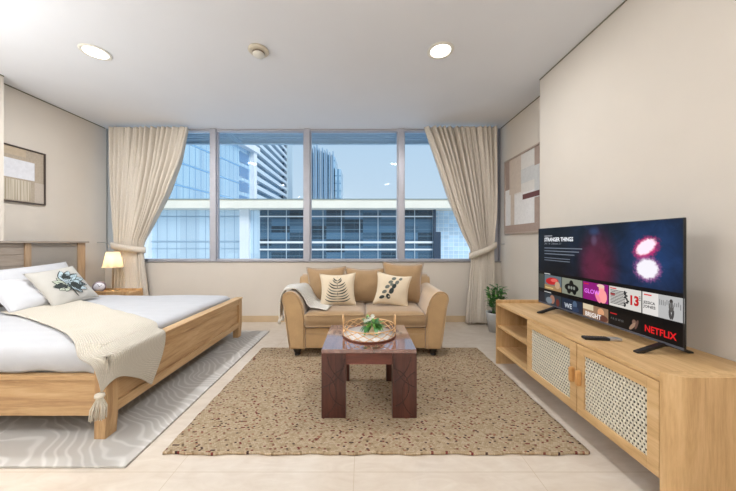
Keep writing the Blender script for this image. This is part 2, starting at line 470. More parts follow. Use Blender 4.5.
# ------------------------------------------------------------------ coffee table
TX0, TX1, TY0, TY1, TZ = -.268, .345, 1.823, 2.363, .461
t = thing('coffee_table', 'low dark reddish brown wooden coffee table with curved inlay lines and glossy top', 'coffee table', ((TX0+TX1)/2, (TY0+TY1)/2, .018))
b = BM(); box(b, TX0, TX1, TY0, TY1, .436, TZ, .002); obj('tabletop', b, dark_top, t)
for (ax, ay) in ((0,0),(1,0),(0,1),(1,1)):
    x0 = TX0 if ax == 0 else TX1-.155; y0 = TY0 if ay == 0 else TY1-.055
    b = BM(); box(b, x0, x0+.157, y0, y0+.055, .018, .436, .0015); lg = obj('leg', b, dark_wood, t)
    # curved inlay lines on the outer face
    yy = TY0-.0006 if ay == 0 else TY1+.0006
    b = BM()
    def arc(cx, cz, r, a0, a1, xa=x0+.002, xb=x0+.155):
        pts = []
        for k in range(25):
            a = a0+(a1-a0)*k/24; px, pz = cx+r*math.cos(a), cz+r*math.sin(a)
            if xa < px < xb and .03 < pz < .42: pts.append((px, yy, pz))
        if len(pts) > 1: tube(b, pts, .0022, 6)
    s = 1 if ax == 0 else -1
    inx = x0+.157 if ax == 0 else x0
    mid = (TX0+TX1)/2
    arc(inx+s*.02, .215, .125, PI*.5 if s > 0 else PI*.5, PI*1.5 if s > 0 else -PI*.5)
    arc(inx-s*.20, .40, .19, 0 if s > 0 else PI, -PI*.5 if s > 0 else PI*1.5)
    arc(inx+s*.10, .44, .22, PI if s > 0 else 0, PI*1.45 if s > 0 else -PI*.45)
    if ay == 0: arc(inx-s*.23, .17, .17, -PI*.5 if s > 0 else PI*.5, PI*.5 if s > 0 else PI*1.5)
    obj('inlay', b, inlay_m, lg)
b = BM(); box(b, TX0+.157, TX1-.157, TY0+.004, TY0+.026, .363, .436); obj('apron', b, wood('walnut_apron', (106,56,44), (74,38,30), 'x', rough=.3, c3=(126,72,56), strength=.03), t)
b = BM(); box(b, TX0+.157, TX1-.157, TY1-.026, TY1-.004, .363, .436); obj('apron', b, bpy.data.materials['walnut_apron'], t)
for x0 in (TX0+.004, TX1-.026):
    b = BM(); box(b, x0, x0+.022, TY0+.055, TY1-.055, .363, .436); obj('apron', b, bpy.data.materials['walnut_apron'], t)

# wire tray
cx, cy = .046, 2.12; R = .195
t = thing('wire_tray', 'round rose gold wire tray with criss-cross rim and two handles on the coffee table', 'tray', (cx, cy, TZ))
b = BM(); lathe(b, [(.001,.004),(R-.004,.004),(R-.004,.010),(.001,.010)], (cx,cy,TZ), 48); obj('mirror_base', b, plain('tray_glass', (232,226,220), .15, 0, var=.01), t)
ring = lambda r, z, n=64: [(cx+r*math.cos(2*PI*k/n), cy+r*math.sin(2*PI*k/n), TZ+z) for k in range(n)]
b = BM(); tube(b, ring(R, .006), .006, 8, True); obj('bottom_ring', b, plain('ring_dark', (120,66,40), .35, .3), t)
b = BM(); tube(b, ring(R, .070), .004, 8, True); obj('top_ring', b, gold_m, t)
b = BM(); N = 14
for k in range(N):
    for s in (1, -1):
        a0 = 2*PI*k/N; pts = []
        for q in range(7):
            a = a0+s*q/6*2*PI/N*1.5; pts.append((cx+R*math.cos(a), cy+R*math.sin(a), TZ+.006+.064*q/6))
        tube(b, pts, .0030, 5)
obj('lattice_rim', b, gold_m, t)
for s in (-1, 1):
    b = BM(); pts = []
    for q in range(15):
        a = PI*q/14; off = .035*math.cos(a)
        ang = (PI if s < 0 else 0)+off/R*1.2
        pts.append((cx+R*math.cos(ang), cy+R*math.sin(ang), TZ+.07+.075*math.sin(a)**.7))
    tube(b, pts, .005, 8); obj('handle', b, gold_m, t)

# leaf helper
def leaf(bm, p, d, L, W, up=Vector((0,0,1)), droop=.3, mi=0):
    d = d.normalized(); s = d.cross(up)
    if s.length < .05: s = Vector((1,0,0))
    s.normalize(); nrm = s.cross(d)
    n = 5; rows = []
    for i in range(n+1):
        u = i/n; w = W*math.sin(PI*min(1, .06+u*.94))**.8*(1-.25*u)
        c = p+d*(L*u)-Vector((0,0,1))*droop*L*u*u
        rows.append((bm.verts.new(c-s*w/2+nrm*w*.12), bm.verts.new(c), bm.verts.new(c+s*w/2+nrm*w*.12)))
    for a, c in zip(rows, rows[1:]):
        for k in (0, 1):
            f = bm.faces.new((a[k], a[k+1], c[k+1], c[k])); f.smooth = True; f.material_index = mi

px_, py_ = .060, 2.10
t = thing('flower_pot', 'small cream pot with green leaves and white flowers standing in the wire tray', 'plant', (px_, py_, TZ+.010))
b = BM(); lathe(b, [(.001,.0105),(.024,.0105),(.034,.06),(.036,.075),(.031,.075),(.029,.06),(.001,.058)], (px_,py_,TZ), 28); obj('pot', b, cer_m, t, smooth=True)
b = BM(); rnd = random.Random(3)
for k in range(95):
    a = rnd.uniform(0, 2*PI); e = rnd.uniform(-.15, 1.1); d = Vector((math.cos(a)*math.cos(e), math.sin(a)*math.cos(e), math.sin(e)))
    p = Vector((px_,py_,TZ+.075))+d*rnd.uniform(.005,.045)
    if a > 0 and math.cos(a) > -.2: p.x += .018
    leaf(b, p, d, rnd.uniform(.045,.075), rnd.uniform(.022,.034), droop=rnd.uniform(.2,.8), mi=rnd.choice((0,0,1)))
obj('foliage', b, [leaf_l, leaf_m], t, smooth='keep')
for (dx, dy, dz) in ((-.015,-.045,.135), (-.04,-.02,.115), (.01,-.03,.15)):
    b = BM()
    for k in range(7):
        a = 2*PI*k/7; leaf(b, Vector((px_+dx,py_+dy,TZ+dz)), Vector((math.cos(a), -.3, math.sin(a))), .02, .012, Vector((0,1,0)), 0)
    obj('flower', b, petal_m, t, smooth='keep')

# ------------------------------------------------------------------ cushions
def cushion(w, h, th, pinch=.07, e=2.2):
    """local surface: u,v in [-1,1]; x across, z up, y depth (front is -y)"""
    def fn(u, v, side):
        x = w/2*u*(1-pinch*(1-v*v)*abs(u)); z = h/2*v*(1-pinch*(1-u*u)*abs(v))
        k = max(0, (1-abs(u)**e))**.55*max(0, (1-abs(v)**e))**.55
        y = side*th/2*k
        return Vector((x, y, z))
    return fn
def cushion_bm(w, h, th, M, pinch=.07, n=22, wob=.004, decal=None, seed=0, seam=True):
    fn = cushion(w, h, th, pinch); b = BM()
    def W(u, v, side, off=0):
        p = fn(u, v, side)
        q = noise.noise(Vector((u*2.1+seed, v*2.1, side*3)))*wob*2
        p.y += side*(q*(1-u*u)*(1-v*v)*1.5+off)
        return M @ p
    for side in (-1, 1):
        grid(b, lambda a, c: W(a*2-1, c*2-1, side), n, n)
    bmesh.ops.remove_doubles(b, verts=b.verts, dist=.0008)
    if seam:
        P = []
        for k in range(4):
            for q in range(14):
                s = -1+2*q/14
                u, v = ((s,-1),(1,s),(-s,1),(-1,-s))[k]; P.append(M @ fn(u, v, -1))
        tube(b, P, .0035, 6, True)
    if decal:
        for k_, (poly, mi) in enumerate(decal):
            vs = [b.verts.new(W(u, v, -1, .0022+.00003*k_)) for u, v in poly]
            f = b.faces.new(vs); f.material_index = mi; f.smooth = True
    return b
def TM(loc, rx=0, ry=0, rz=0):
    return Matrix.Translation(loc) @ Matrix.Rotation(rz, 4, 'Z') @ Matrix.Rotation(rx, 4, 'X') @ Matrix.Rotation(ry, 4, 'Y')

def stroke(pts, w0, w1, mi):
    """quads along a 2D polyline in uv"""
    out = []; n = len(pts)
    for i in range(n-1):
        (x0,y0),(x1,y1) = pts[i], pts[i+1]; d = Vector((x1-x0, y1-y0)); 
        if d.length < 1e-6: continue
        d.normalize(); s = Vector((-d.y, d.x))
        a = (w0+(w1-w0)*i/(n-1))/2; c = (w0+(w1-w0)*(i+1)/(n-1))/2
        out.append(([(x0-s.x*a,y0-s.y*a),(x1-s.x*c,y1-s.y*c),(x1+s.x*c,y1+s.y*c),(x0+s.x*a,y0+s.y*a)], mi))
    return out
def taper(p0, p1, bend, w, mi, n=8):
    d = Vector((p1[0]-p0[0], p1[1]-p0[1])); s = Vector((-d.y, d.x)); L = []; R_ = []; out = []
    for i in range(n+1):
        u = i/n; c = Vector(p0)+d*u+s*bend*math.sin(PI*u); ww = w*math.sin(PI*min(1, .1+.9*u))**.8/2
        sn = s.normalized(); L.append(c-sn*ww); R_.append(c+sn*ww)
    for i in range(n):
        out.append(([tuple(L[i]), tuple(L[i+1]), tuple(R_[i+1]), tuple(R_[i])], mi))
    return out

# ------------------------------------------------------------------ sofa
SX = .023; SY = 2.80
t = thing('sofa', 'tan fabric two-seat sofa with rounded arms standing below the window', 'sofa', (SX, 3.2, .018))
b = BM(); box(b, SX-.60, SX+.60, 2.815, 3.60, .095, .30, .012); obj('base_frame', b, sofa_m, t)
b = BM(); box(b, SX-.60, SX+.60, 2.808, 2.82, .235, .242, .002); obj('base_piping', b, sofa_m, t)
b = BM(); prism(b, [(3.36,.095),(3.62,.095),(3.66,.70),(3.63,.745),(3.56,.765),(3.50,.755),(3.46,.72),(3.38,.30)], 'x', SX-.80, SX+.80, bev=.03)
obj('back_frame', b, sofa_m, t, smooth=True)
def arm_prof(s):
    base = [(.60,.095),(.745,.095),(.775,.30),(.80,.50),(.818,.575),(.812,.625),(.785,.652),(.745,.662),(.70,.650),(.655,.60),(.620,.52),(.602,.42),(.60,.30)]
    return [(SX+s*p, q) for p, q in base]
def smooth_poly(pr, n=4):
    out = []; m = len(pr)
    for i in range(m):
        p0, p1, p2, p3 = (Vector(pr[(i+k) % m]) for k in (-1,0,1,2))
        if i in (0, 1, m-1): out.append(tuple(p1)); continue
        for q in range(n):
            f = q/n; out.append(tuple(.5*((2*p1)+(p2-p0)*f+(2*p0-5*p1+4*p2-p3)*f*f+(3*p1-p0-3*p2+p3)*f**3)))
    return out
for s in (-1, 1):
    pr = smooth_poly(arm_prof(s))
    b = BM(); prism(b, pr, 'y', 2.79, 3.60, bev=.014); a = obj('arm', b, sofa_m, t)
    b = BM(); tube(b, [(x, 2.792, z) for x, z in pr[1:-1]], .006, 6); obj('piping', b, sofa_m, a)
for s in (-1, 1):
    x0, x1 = (SX-.598, SX-.002) if s < 0 else (SX+.002, SX+.598)
    b = BM()
    def seat(u, v, side):
        x = x0+(x1-x0)*u; y = 2.775+.62*v
        k = (1-abs(2*u-1)**6)**.3*(1-abs(2*v-1)**6)**.3
        return Vector((x, y, .382+side*(.055+.027*k+.008*math.sin(PI*u)*math.sin(PI*v))))
    g1 = grid(b, lambda u, v: seat(u, v, 1), 20, 16); g2 = grid(b, lambda u, v: seat(u, v, -1), 20, 16)
    rim = lambda G: [G[i][0] for i in range(21)]+[G[20][j] for j in range(1,17)]+[G[i][16] for i in range(19,-1,-1)]+[G[0][j] for j in range(15,0,-1)]
    A, B = rim(g1), rim(g2)
    for i in range(len(A)):
        j = (i+1) % len(A); f = b.faces.new((A[i], B[i], B[j], A[j])); f.smooth = True
    cs = obj('seat_cushion', b, sofa_b, t)
    b = BM()
    for zz in (.436, .328): tube(b, [(x0+.01,2.775,zz),(x1-.01,2.775,zz)], .0045, 6)
    obj('piping', b, sofa_m, cs)
for (x, y) in ((SX-.685,2.86),(SX+.685,2.86),(SX-.685,3.55),(SX+.685,3.55)):
    zb = .017 if y < 3.05 else .0
    b = BM(); lathe(b, [(.026,zb),(.030,zb+.004),(.030,zb+.016),(.022,zb+.022),(.034,.05),(.040,.07),(.046,.096)], (x,y,0), 20); obj('foot', b, foot_m, t, smooth=True)

grp = 'loose tan back cushions on the sofa'
for (x, z, w, h, ry, y, lab) in ((-.425,.655,.46,.43,-.03,3.27,'tan back cushion at the left end of the sofa, behind the fern print cushion'),
                              (.02,.650,.47,.42,.015,3.275,'tan back cushion in the middle of the sofa between its two neighbours'),
                              (.455,.685,.48,.47,.05,3.26,'tallest tan back cushion, at the right end of the sofa')):
    b = cushion_bm(w, h, .17, TM((x,y,z), rx=-.16, ry=ry), .12, seed=x*9)
    tag(obj('back_cushion', b, sofa_b, loc=(x,y,z-h/2)), lab, 'cushion', grp)

# fern print
dec = stroke([(0,-.85),(.02,-.3),(0,.3),(.0,.88)], .04, .016, 1)
for i in range(9):
    v = -.78+i*.165; L = .76-.05*i
    for s in (-1, 1):
        dec += taper((.01,v), (s*L*(1 if i < 7 else .6), v+.26+.03*(i % 2)), -s*.13, .075, 1 if (i+s) % 3 else 2)
b = cushion_bm(.40, .36, .13, TM((-.275,3.085,.635), rx=-.22, ry=-.03, rz=0), .14, decal=dec, seed=2)
tag(obj('throw_pillow', b, [cream_f, ink, ink2], loc=(-.275,3.085,.455)), 'cream square cushion printed with a dark fern frond, on the left sofa seat', 'cushion')
# eucalyptus print
dec = stroke([(-.42,-.62),(-.2,-.1),(.0,.3),(.25,.72)], .02, .012, 1)
def oval(c, rx, ry, a, mi, n=12):
    return [([(c[0]+rx*math.cos(2*PI*k/n)*math.cos(a)-ry*math.sin(2*PI*k/n)*math.sin(a), c[1]+rx*math.cos(2*PI*k/n)*math.sin(a)+ry*math.sin(2*PI*k/n)*math.cos(a)) for k in range(n)], mi)]
for (c, r_, a) in (((-.5,-.5),.13,.4),((-.2,-.42),.14,1.9),((-.42,-.18),.12,.5),((-.08,-.08),.15,1.3),((-.3,.12),.12,.6),((.02,.2),.13,1.2),((-.16,.42),.12,.7),((.14,.45),.12,1.1),((-.02,.68),.12,.9),((.3,.7),.10,1.0),((-.1,.28),.09,.8)):
    dec += oval((c[0]*1.2, c[1]*1.1), r_*1.3, r_*.86, a, 1 if r_ > .125 else 2)
b = cushion_bm(.385, .355, .13, TM((.320,3.07,.635), rx=-.22, ry=.16, rz=.03), .14, decal=dec, seed=5)
tag(obj('throw_pillow', b, [cream_f, ink, ink2], loc=(.32,3.07,.455)), 'cream square cushion printed with oval eucalyptus leaves, tilted on the right sofa seat', 'cushion')

# tassel
def tassel(name, p, L, r, m, parent, seed=0, lean=(0,0)):
    b = BM(); rn = random.Random(seed); p = Vector(p)
    lathe(b, [(.001,0),(r*.55,-.004),(r*.62,-.018),(r*.4,-.03),(r*.001+.004,-.032)], p, 14)
    for k in range(46):
        a = rn.uniform(0, 2*PI); q = math.sqrt(rn.uniform(0,1))*r; top = p+Vector((math.cos(a)*r*.3, math.sin(a)*r*.3, -.026))
        bot = p+Vector((math.cos(a)*q+lean[0], math.sin(a)*q+lean[1], -L*rn.uniform(.9,1)))
        mid = (top+bot)/2+Vector((math.cos(a), math.sin(a), 0))*r*.3
        tube(b, [top, mid, bot], .0022, 5)
    return obj(name, b, m, parent)

def cloth(ctrl, nu, nv, size, thick=.008, wrinkle=.004, scale=5, seed=0, clamp=None):
    rows = ctrl
    def fn(u, v):
        line = [catmull(rw, v) for rw in rows]; p = catmull(line, u)
        p = p + Vector((0,0,1))*noise.noise(Vector((p.x*scale+seed, p.y*scale, p.z*scale)))*wrinkle
        return clamp(p) if clamp else p
    b = BM(); grid(b, fn, nu, nv, uv=size)
    bmesh.ops.recalc_face_normals(b, faces=b.faces)
    return b
def solid(o, th, off=1):
    m = o.modifiers.new('thickness', 'SOLIDIFY'); m.thickness = th; m.offset = off; return o

# throw over the left sofa arm
sec = [(-.36,.478),(-.46,.485),(-.545,.515),(-.605,.595),(-.665,.672),(-.725,.690),(-.79,.672),(-.828,.60),(-.838,.50),(-.838,.41)]
ctrl = []
for i, (x, z) in enumerate(sec):
    ctrl.append([(x+.015*k*(-1 if i > 5 else 1), 2.815+k*.115+(.02*i if i < 4 else .03), z+.006*math.sin(i*2+k*2.2)+(0 if i < 8 else -.03*math.sin(k*2.1))) for k in range(4)])
t = thing('throw_blanket', 'small off-white knitted throw with tassels over the left sofa arm', 'blanket', (-.72,2.98,.66))
b = cloth(ctrl, 50, 18, (1.05,.36), wrinkle=.008, scale=9)
solid(obj('blanket', b, throw_w, t, smooth='keep'), .010, 0)
for k in range(4): tassel('tassel', (-.842, 2.86+k*.1, .415), .085, .016, throw_w, t, k)

# ------------------------------------------------------------------ bed
BX = -1.48      # outer face of the footboard
t = thing('bed', 'large light oak bed frame with cane headboard against the left wall', 'bed', (-2.5,2.54,.012))
HX0, HX1 = -3.578, -3.525
def hbbox(y0, y1, z0, z1, x1=HX1): b = BM(); box(b, HX0, x1, y0, y1, z0, z1, .002); return b
obj('headboard_cap', hbbox(1.46, 3.62, 1.145, 1.165, -3.50), hb_y, t)
for (y0, y1) in ((3.50,3.595),(1.485,1.58),(2.955,3.01),(2.07,2.125)):
    b = hbbox(y0, y1, .012 if y0 in (3.50,1.485) else .30, 1.145); obj('headboard_post', b, hb_z, t)
obj('headboard_rail', hbbox(1.58, 3.50, .25, .32), hb_y, t)
b = BM(); box(b, HX0+.005, HX1-.02, 2.125, 2.955, .32, 1.145)
for k in range(7): box(b, HX1-.022, HX1-.014, 2.125, 2.955, .33+k*.116, .33+k*.116+.110, .003)
obj('headboard_panel', b, hb_y, t)
def cane(x, y0, y1, z0, z1, pitch, hole, xdir=-1):
    """perforated cane sheet in the YZ plane at x, with rows of staggered holes"""
    b = BM(); nr = max(1, round((z1-z0)/pitch)); p = (z1-z0)/nr; nc = max(1, round((y1-y0)/p)); q = (y1-y0)/nc
    hh = hole/2
    for r in range(nr):
        for c in range(nc):
            cz = z0+(r+.5)*p; sh = (q*.25 if r % 2 else -q*.25)
            cy_ = y0+(c+.5)*q
            o4 = [b.verts.new((x, cy_+a*q/2, cz+e*p/2)) for a, e in ((-1,-1),(1,-1),(1,1),(-1,1))]
            i4 = [b.verts.new((x, cy_+sh+a*hh*q, cz+e*hh*p)) for a, e in ((-1,-1),(1,-1),(1,1),(-1,1))]
            for k in range(4):
                j = (k+1) % 4; b.faces.new((o4[k], o4[j], i4[j], i4[k]))
    return b
for (y0, y1) in ((3.01,3.50),(1.58,2.07)):
    b = BM(); box(b, HX0+.004, HX0+.02, y0, y1, .32, 1.145); obj('cane_backing', b, backg_m, t)
    solid(obj('cane_panel', cane(HX1-.012, y0, y1, .55, 1.145, .017, .40), caned_m, t), .003)
# side rails
for (y0, y1, nm) in ((1.65,1.675,'near'),(3.395,3.42,'far')):
    b = BM(); box(b, -3.525, BX-.075, y0, y1, .139, .352, .002); s_ = obj('side_rail', b, bed_x, t)
    b = BM(); box(b, -3.525, BX-.075, y0-.012, y1+.012, .352, .378, .003); obj('rail_cap', b, bed_x, s_)
# footboard
for (y0, y1) in ((1.635,1.715),(3.38,3.46)):
    b = BM()
    prism(b, [(BX-.075,.012),(BX-.012,.012),(BX,.16),(BX,.462),(BX-.075,.462)], 'y', y0, y1, bev=.002); obj('leg', b, bed_z, t)
b = BM(); box(b, BX-.052, BX-.018, 1.715, 3.38, .185, .415, .002); obj('footboard_panel', b, bed_y, t)
b = BM(); box(b, BX-.07, BX-.004, 1.715, 3.38, .405, .462, .003); obj('footboard_rail', b, bed_y, t)
b = BM(); box(b, BX-.07, BX-.004, 1.715, 3.38, .135, .195, .003); obj('footboard_rail', b, bed_y, t)
b = BM(); box(b, BX-.082, BX+.006, 1.625, 3.47, .462, .482, .004); obj('footboard_cap', b, bed_y, t)
b = BM()
for k in range(14): box(b, -3.50+k*.14, -3.42+k*.14, 1.675, 3.395, .19, .205)
obj('slats', b, bed_y, t)

# mattress
b = BM(); box(b, -3.50, BX-.09, 1.70, 3.37, .206, .47, .05, 4)
tag(obj('mattress', b, white_f, loc=(-2.5,2.54,.206), smooth=True), 'thick white mattress lying inside the oak bed frame', 'mattress')

# duvet
def duvet_top(x, y):
    z = .527 + .012*noise.noise(Vector((x*1.7, y*1.7, 0))) + .005*noise.noise(Vector((x*6, y*6, 3)))
    # quilted channels
    z += .003*abs(math.sin(y*PI/.11))**.5
    return z
DX0, DX1, DY0, DY1 = -3.48, BX-.088, 1.672, 3.40
def duvet(u, v):
    # v across the bed: near hem -> top -> far hem
    x = DX0+(DX1-DX0)*u
    s = v*2.1-.17       # metres along cross section, top spans 0..1.70 approx
    W = DY1-DY0; r = .075; hem = .386+.008*math.sin(x*9)+.006*math.sin(x*23+1)
    side = .527-hem
    tot = side*2+W; q = v*tot
    if q < side:
        f = q/side; y = DY0-.006+.016*math.sin(x*7)*(1-f)*.4; z = hem+side*f
    elif q < side+W:
        f = (q-side)/W; y = DY0+W*f; z = .527
    else:
        f = (q-side-W)/side; y = DY1; z = .527-side*f
    # round the shoulders
    zt = duvet_top(x, y)
    d = min(y-DY0, DY1-y)
    if side <= q <= side+W:
        e = max(0, 1-d/r); z = zt-r*.9*(1-math.sqrt(max(0, 1-e*e)))*.6
    else:
        ff = (q/side if q < side else 1-(q-side-W)/side)
        z = hem+(zt-.0405-hem)*ff
        off = .012*math.sin(PI*ff)
        y = y-off if q < side else y+off*.3
    ef = DX1-x
    if ef < .08:
        e = 1-ef/.08; z -= .05*(1-math.sqrt(1-e*e))
    return Vector((x, y, z))
b = BM(); grid(b, duvet, 90, 110)
solid(tag(obj('duvet', b, white_f, loc=(-2.5,2.54,.47), smooth='keep'), 'white duvet spread flat over the whole mattress', 'bedding'), .01, -1)

# pillows on the bed
def pil(M, w, h, th, m, name, lab, loc, **k):
    return tag(obj(name, cushion_bm(w, h, th, M, k.pop('pinch', .04), n=26, wob=.012, **k), m, loc=loc), lab, 'pillow')
# pillows lean on the headboard: local front (-y) faces +x
FX = PI/2
pil(TM((-3.365,2.955,.715), rx=-.50, rz=FX, ry=-.06), .74, .43, .19, pill_w, 'pillow', 'plump white pillow against the headboard, showing behind the leaf print pillow', (-3.365,2.93,.54), seed=1)
pil(TM((-3.16,2.76,.665), rx=-.85, rz=FX, ry=.03), .66, .40, .17, pill_w, 'pillow', 'white pillow at the left edge of the picture, left of the leaf print pillow', (-3.16,2.76,.54), seed=4)
pil(TM((-3.365,2.10,.70), rx=-.55, rz=FX, ry=.02), .74, .42, .19, pill_w, 'pillow', 'white pillow on the near side of the bed outside the frame', (-3.365,2.10,.54), seed=8)
dec = []
# two lobed leaves drawn in ink
def lobes(c, a0, a1, L, n, mi_fill, w):
    out = []
    for i in range(n):
        a = a0+(a1-a0)*i/(n-1); ll = L*(.8+.2*math.sin(PI*i/(n-1)))
        e = (c[0]+ll*math.cos(a), c[1]+ll*math.sin(a))
        out += taper(c, e, .10, w, mi_fill)
    for i in range(n):
        a = a0+(a1-a0)*(i+.5)/(n-1); ll = L*(.8+.2*math.sin(PI*i/(n-1)))
        pts = [(c[0]+ll*f*math.cos(a+.25*(f-.5)), c[1]+ll*f*math.sin(a+.25*(f-.5))) for f in (.05,.3,.55,.8,1)]
        out += stroke(pts, .02, .05, 1)
    return out
def fan(c, a0, a1, L, n, fill, w, ol=.045):
    out = []
    for i in range(n):
        a = a0+(a1-a0)*i/(n-1); ll = L*(.82+.18*math.sin(PI*i/(n-1)+.4)); e = (c[0]+ll*math.cos(a), c[1]+ll*math.sin(a))
        out += taper(c, e, .08, w+ol*1.5, 1, 12)
        e2 = (c[0]+ll*.95*math.cos(a), c[1]+ll*.95*math.sin(a)); out += taper(c, e2, .08, w, fill, 12)
        out += stroke([(c[0]+ll*f*math.cos(a+.1*math.sin(PI*f)), c[1]+ll*f*math.sin(a+.1*math.sin(PI*f))) for f in (.1,.3,.5,.7,.85)], .03, .012, 1)
    return out
dec += fan((-.12,-.08), 2.0, 4.1, .56, 5, 3, .22)
dec += fan((-.12,-.08), 1.35, -1.05, .95, 7, 2, .27)
dec += stroke([(-.12,-.05),(-.10,-.4),(.0,-.8)], .07, .04, 1)
# stagger decal heights a little so overlapping prints do not fight
pil(TM((-3.045,2.885,.705), rx=-.66, ry=-.10, rz=FX-.04), .46, .43, .13, [pill_g, ink, ink_b, ink_g], 'leaf_print_pillow', 'grey linen pillow with a large ink leaf print, leaning in front of white pillows', (-2.99,2.835,.55), decal=dec, seed=6, pinch=.06)

# waffle throw over the foot corner of the bed
def D(x, y, o=.014): return (x, y, duvet_top(x, y)+o)
def lerp2(a, c, n=4): return [D(a[0]+(c[0]-a[0])*k/(n-1), a[1]+(c[1]-a[1])*k/(n-1)) for k in range(n)]
ctrl = [lerp2((-3.12,2.44),(-3.02,2.98)),
        lerp2((-2.80,2.32),(-2.68,2.78)),
        lerp2((-2.42,2.13),(-2.20,2.52)),
        lerp2((-2.02,1.90),(-1.86,2.32)),
        lerp2((-1.76,1.72),(-1.60,2.17)),
        [(-1.61,1.600,.500),(-1.52,1.72,.510),(-1.52,1.92,.512),(-1.52,2.10,.512)],
        [(-1.52,1.588,.455),(-1.452,1.70,.490),(-1.452,1.89,.492),(-1.452,2.07,.490)],
        [(-1.49,1.588,.38),(-1.446,1.70,.425),(-1.444,1.86,.39),(-1.444,2.03,.35)],
        [(-1.475,1.592,.30),(-1.446,1.665,.36),(-1.440,1.79,.295),(-1.440,1.92,.19)]]
def keep_above(p):
    if DX0 < p.x < DX1 and DY0+.02 < p.y < DY1:
        p.z = max(p.z, duvet_top(p.x, p.y)+.008)
    if BX-.09 < p.x < BX+.006 and 1.62 < p.y: p.z = max(p.z, .492)
    return p
t = thing('throw_blanket', 'cream waffle-knit throw with tassels draped over the near foot corner of the bed', 'blanket', (-1.9,2.0,.54))
b = cloth(ctrl, 110, 50, (2.3,.62), wrinkle=.010, scale=6, clamp=keep_above)
solid(obj('blanket', b, throw_m, t, smooth='keep'), .008, 1)
tassel('tassel', (-1.478,1.588,.305), .15, .040, throw_m, t, 5, (-.01,0))

# ------------------------------------------------------------------ nightstand, lamp, clock
NX0, NX1, NY0, NY1 = -3.60, -3.03, 3.64, 3.90
NZ = .492
t = thing('nightstand', 'oak bedside table with raised rim between the bed and window', 'bedside table', (-3.31,3.78,0))
b = BM(); box(b, NX0+.02, NX1-.012, NY0+.02, NY1-.02, .16, NZ, .002); obj('body', b, bed_z, t)
b = BM(); box(b, NX0+.02, NX1-.012, NY0+.02, NY1-.02, NZ, NZ+.002); obj('top', b, bed_y, t)
for (y0, y1) in ((NY0,NY0+.022),(NY1-.022,NY1)):
    b = BM(); box(b, NX0, NX1, y0, y1, .0, NZ+.03, .004); obj('side_panel', b, bed_z, t)
b = BM(); box(b, NX0, NX0+.02, NY0+.022, NY1-.022, .16, NZ+.02, .002); obj('back_lip', b, bed_y, t)
b = BM(); box(b, NX1-.012, NX1, NY0+.026, NY1-.026, .33, NZ-.01, .002); dr = obj('drawer', b, bed_y, t)
b = BM(); box(b, NX1, NX1+.018, 3.765, 3.805, .39, .42, .004); obj('handle', b, handle_wood, dr)

LX, LY = -3.335, 3.775; z0 = NZ+.002
t = thing('table_lamp', 'small brass table lamp with glowing pleated cream shade on the bedside table', 'lamp', (LX,LY,z0))
b = BM(); lathe(b, [(.045,0),(.058,.003),(.056,.014),(.030,.026),(.014,.04),(.001,.042)], (LX,LY,z0), 28); obj('base', b, brass_m, t, smooth=True)
b = BM(); lathe(b, [(.006,.03),(.006,.36),(.012,.37),(.012,.41),(.001,.41)], (LX,LY,z0), 12); obj('pole', b, brass_m, t)
b = BM(); n = 96
rings = []
for (r_, h) in ((.110,.326),(.066,.530)):
    rings.append([b.verts.new((LX+(r_+.0025*(k % 2))*math.cos(2*PI*k/n), LY+(r_+.0025*(k % 2))*math.sin(2*PI*k/n), z0+h)) for k in range(n)])
for k in range(n): b.faces.new((rings[0][k], rings[0][(k+1) % n], rings[1][(k+1) % n], rings[1][k]))
def shade_mat():
    m, tt = mat('lamp_shade', (246,232,206), .9, spec=.1)
    tr = tt.new('ShaderNodeBsdfTranslucent'); tr.inputs[0].default_value = lin((255,240,214))
    mx = tt.new('ShaderNodeMixShader'); mx.inputs[0].default_value = .6
    tt.l.new(tt.b.outputs[0], mx.inputs[1]); tt.l.new(tr.outputs[0], mx.inputs[2]); tt.l.new(mx.outputs[0], tt.n['Material Output'].inputs[0])
    return m
obj('lamp_shade', b, shade_mat(), t)
b = BM(); bmesh.ops.create_uvsphere(b, u_segments=16, v_segments=10, radius=.028); bmesh.ops.translate(b, vec=(LX,LY,z0+.435), verts=b.verts)
obj('bulb', b, emit('bulb_glow', (255,226,176), 14), t, smooth=True)

CX, CY = -3.475, 3.73
t = thing('alarm_clock', 'small round silver alarm clock with white dial on the bedside table', 'clock', (CX,CY,z0))
MX = Matrix.Translation((CX,CY,z0+.0745)) @ Matrix.Rotation(.72, 4, 'Z') @ Matrix.Scale(1.36, 4)
def place(b, M): bmesh.ops.transform(b, matrix=M, verts=b.verts); return b
b = BM(); lathe(b, [(.044,-.02),(.050,-.016),(.050,.016),(.044,.02)], (0,0,0), 32, 'y'); obj('case', place(b, MX), plain('clock_case', (150,136,150), .35, .5), t, smooth=True)
b = BM(); lathe(b, [(.001,-.0215),(.041,-.0215),(.041,-.019),(.001,-.019)], (0,0,0), 32, 'y'); obj('dial', place(b, MX), plain('clock_dial', (224,226,238), .4), t)
b = BM(); ptbox(b, (.008,-.0225,.008), (.026,.001,.003), Matrix.Rotation(-.7,4,'Y')); ptbox(b, (-.006,-.0225,.013), (.032,.001,.003), Matrix.Rotation(1.2,4,'Y')); obj('hands', place(b, MX), ink, t)
for s in (-1, 1):
    b = BM(); tube(b, [(s*.022,0,-.042),(s*.034,0,-.0545)], .004, 8); obj('foot', place(b, MX), silver_m, t)

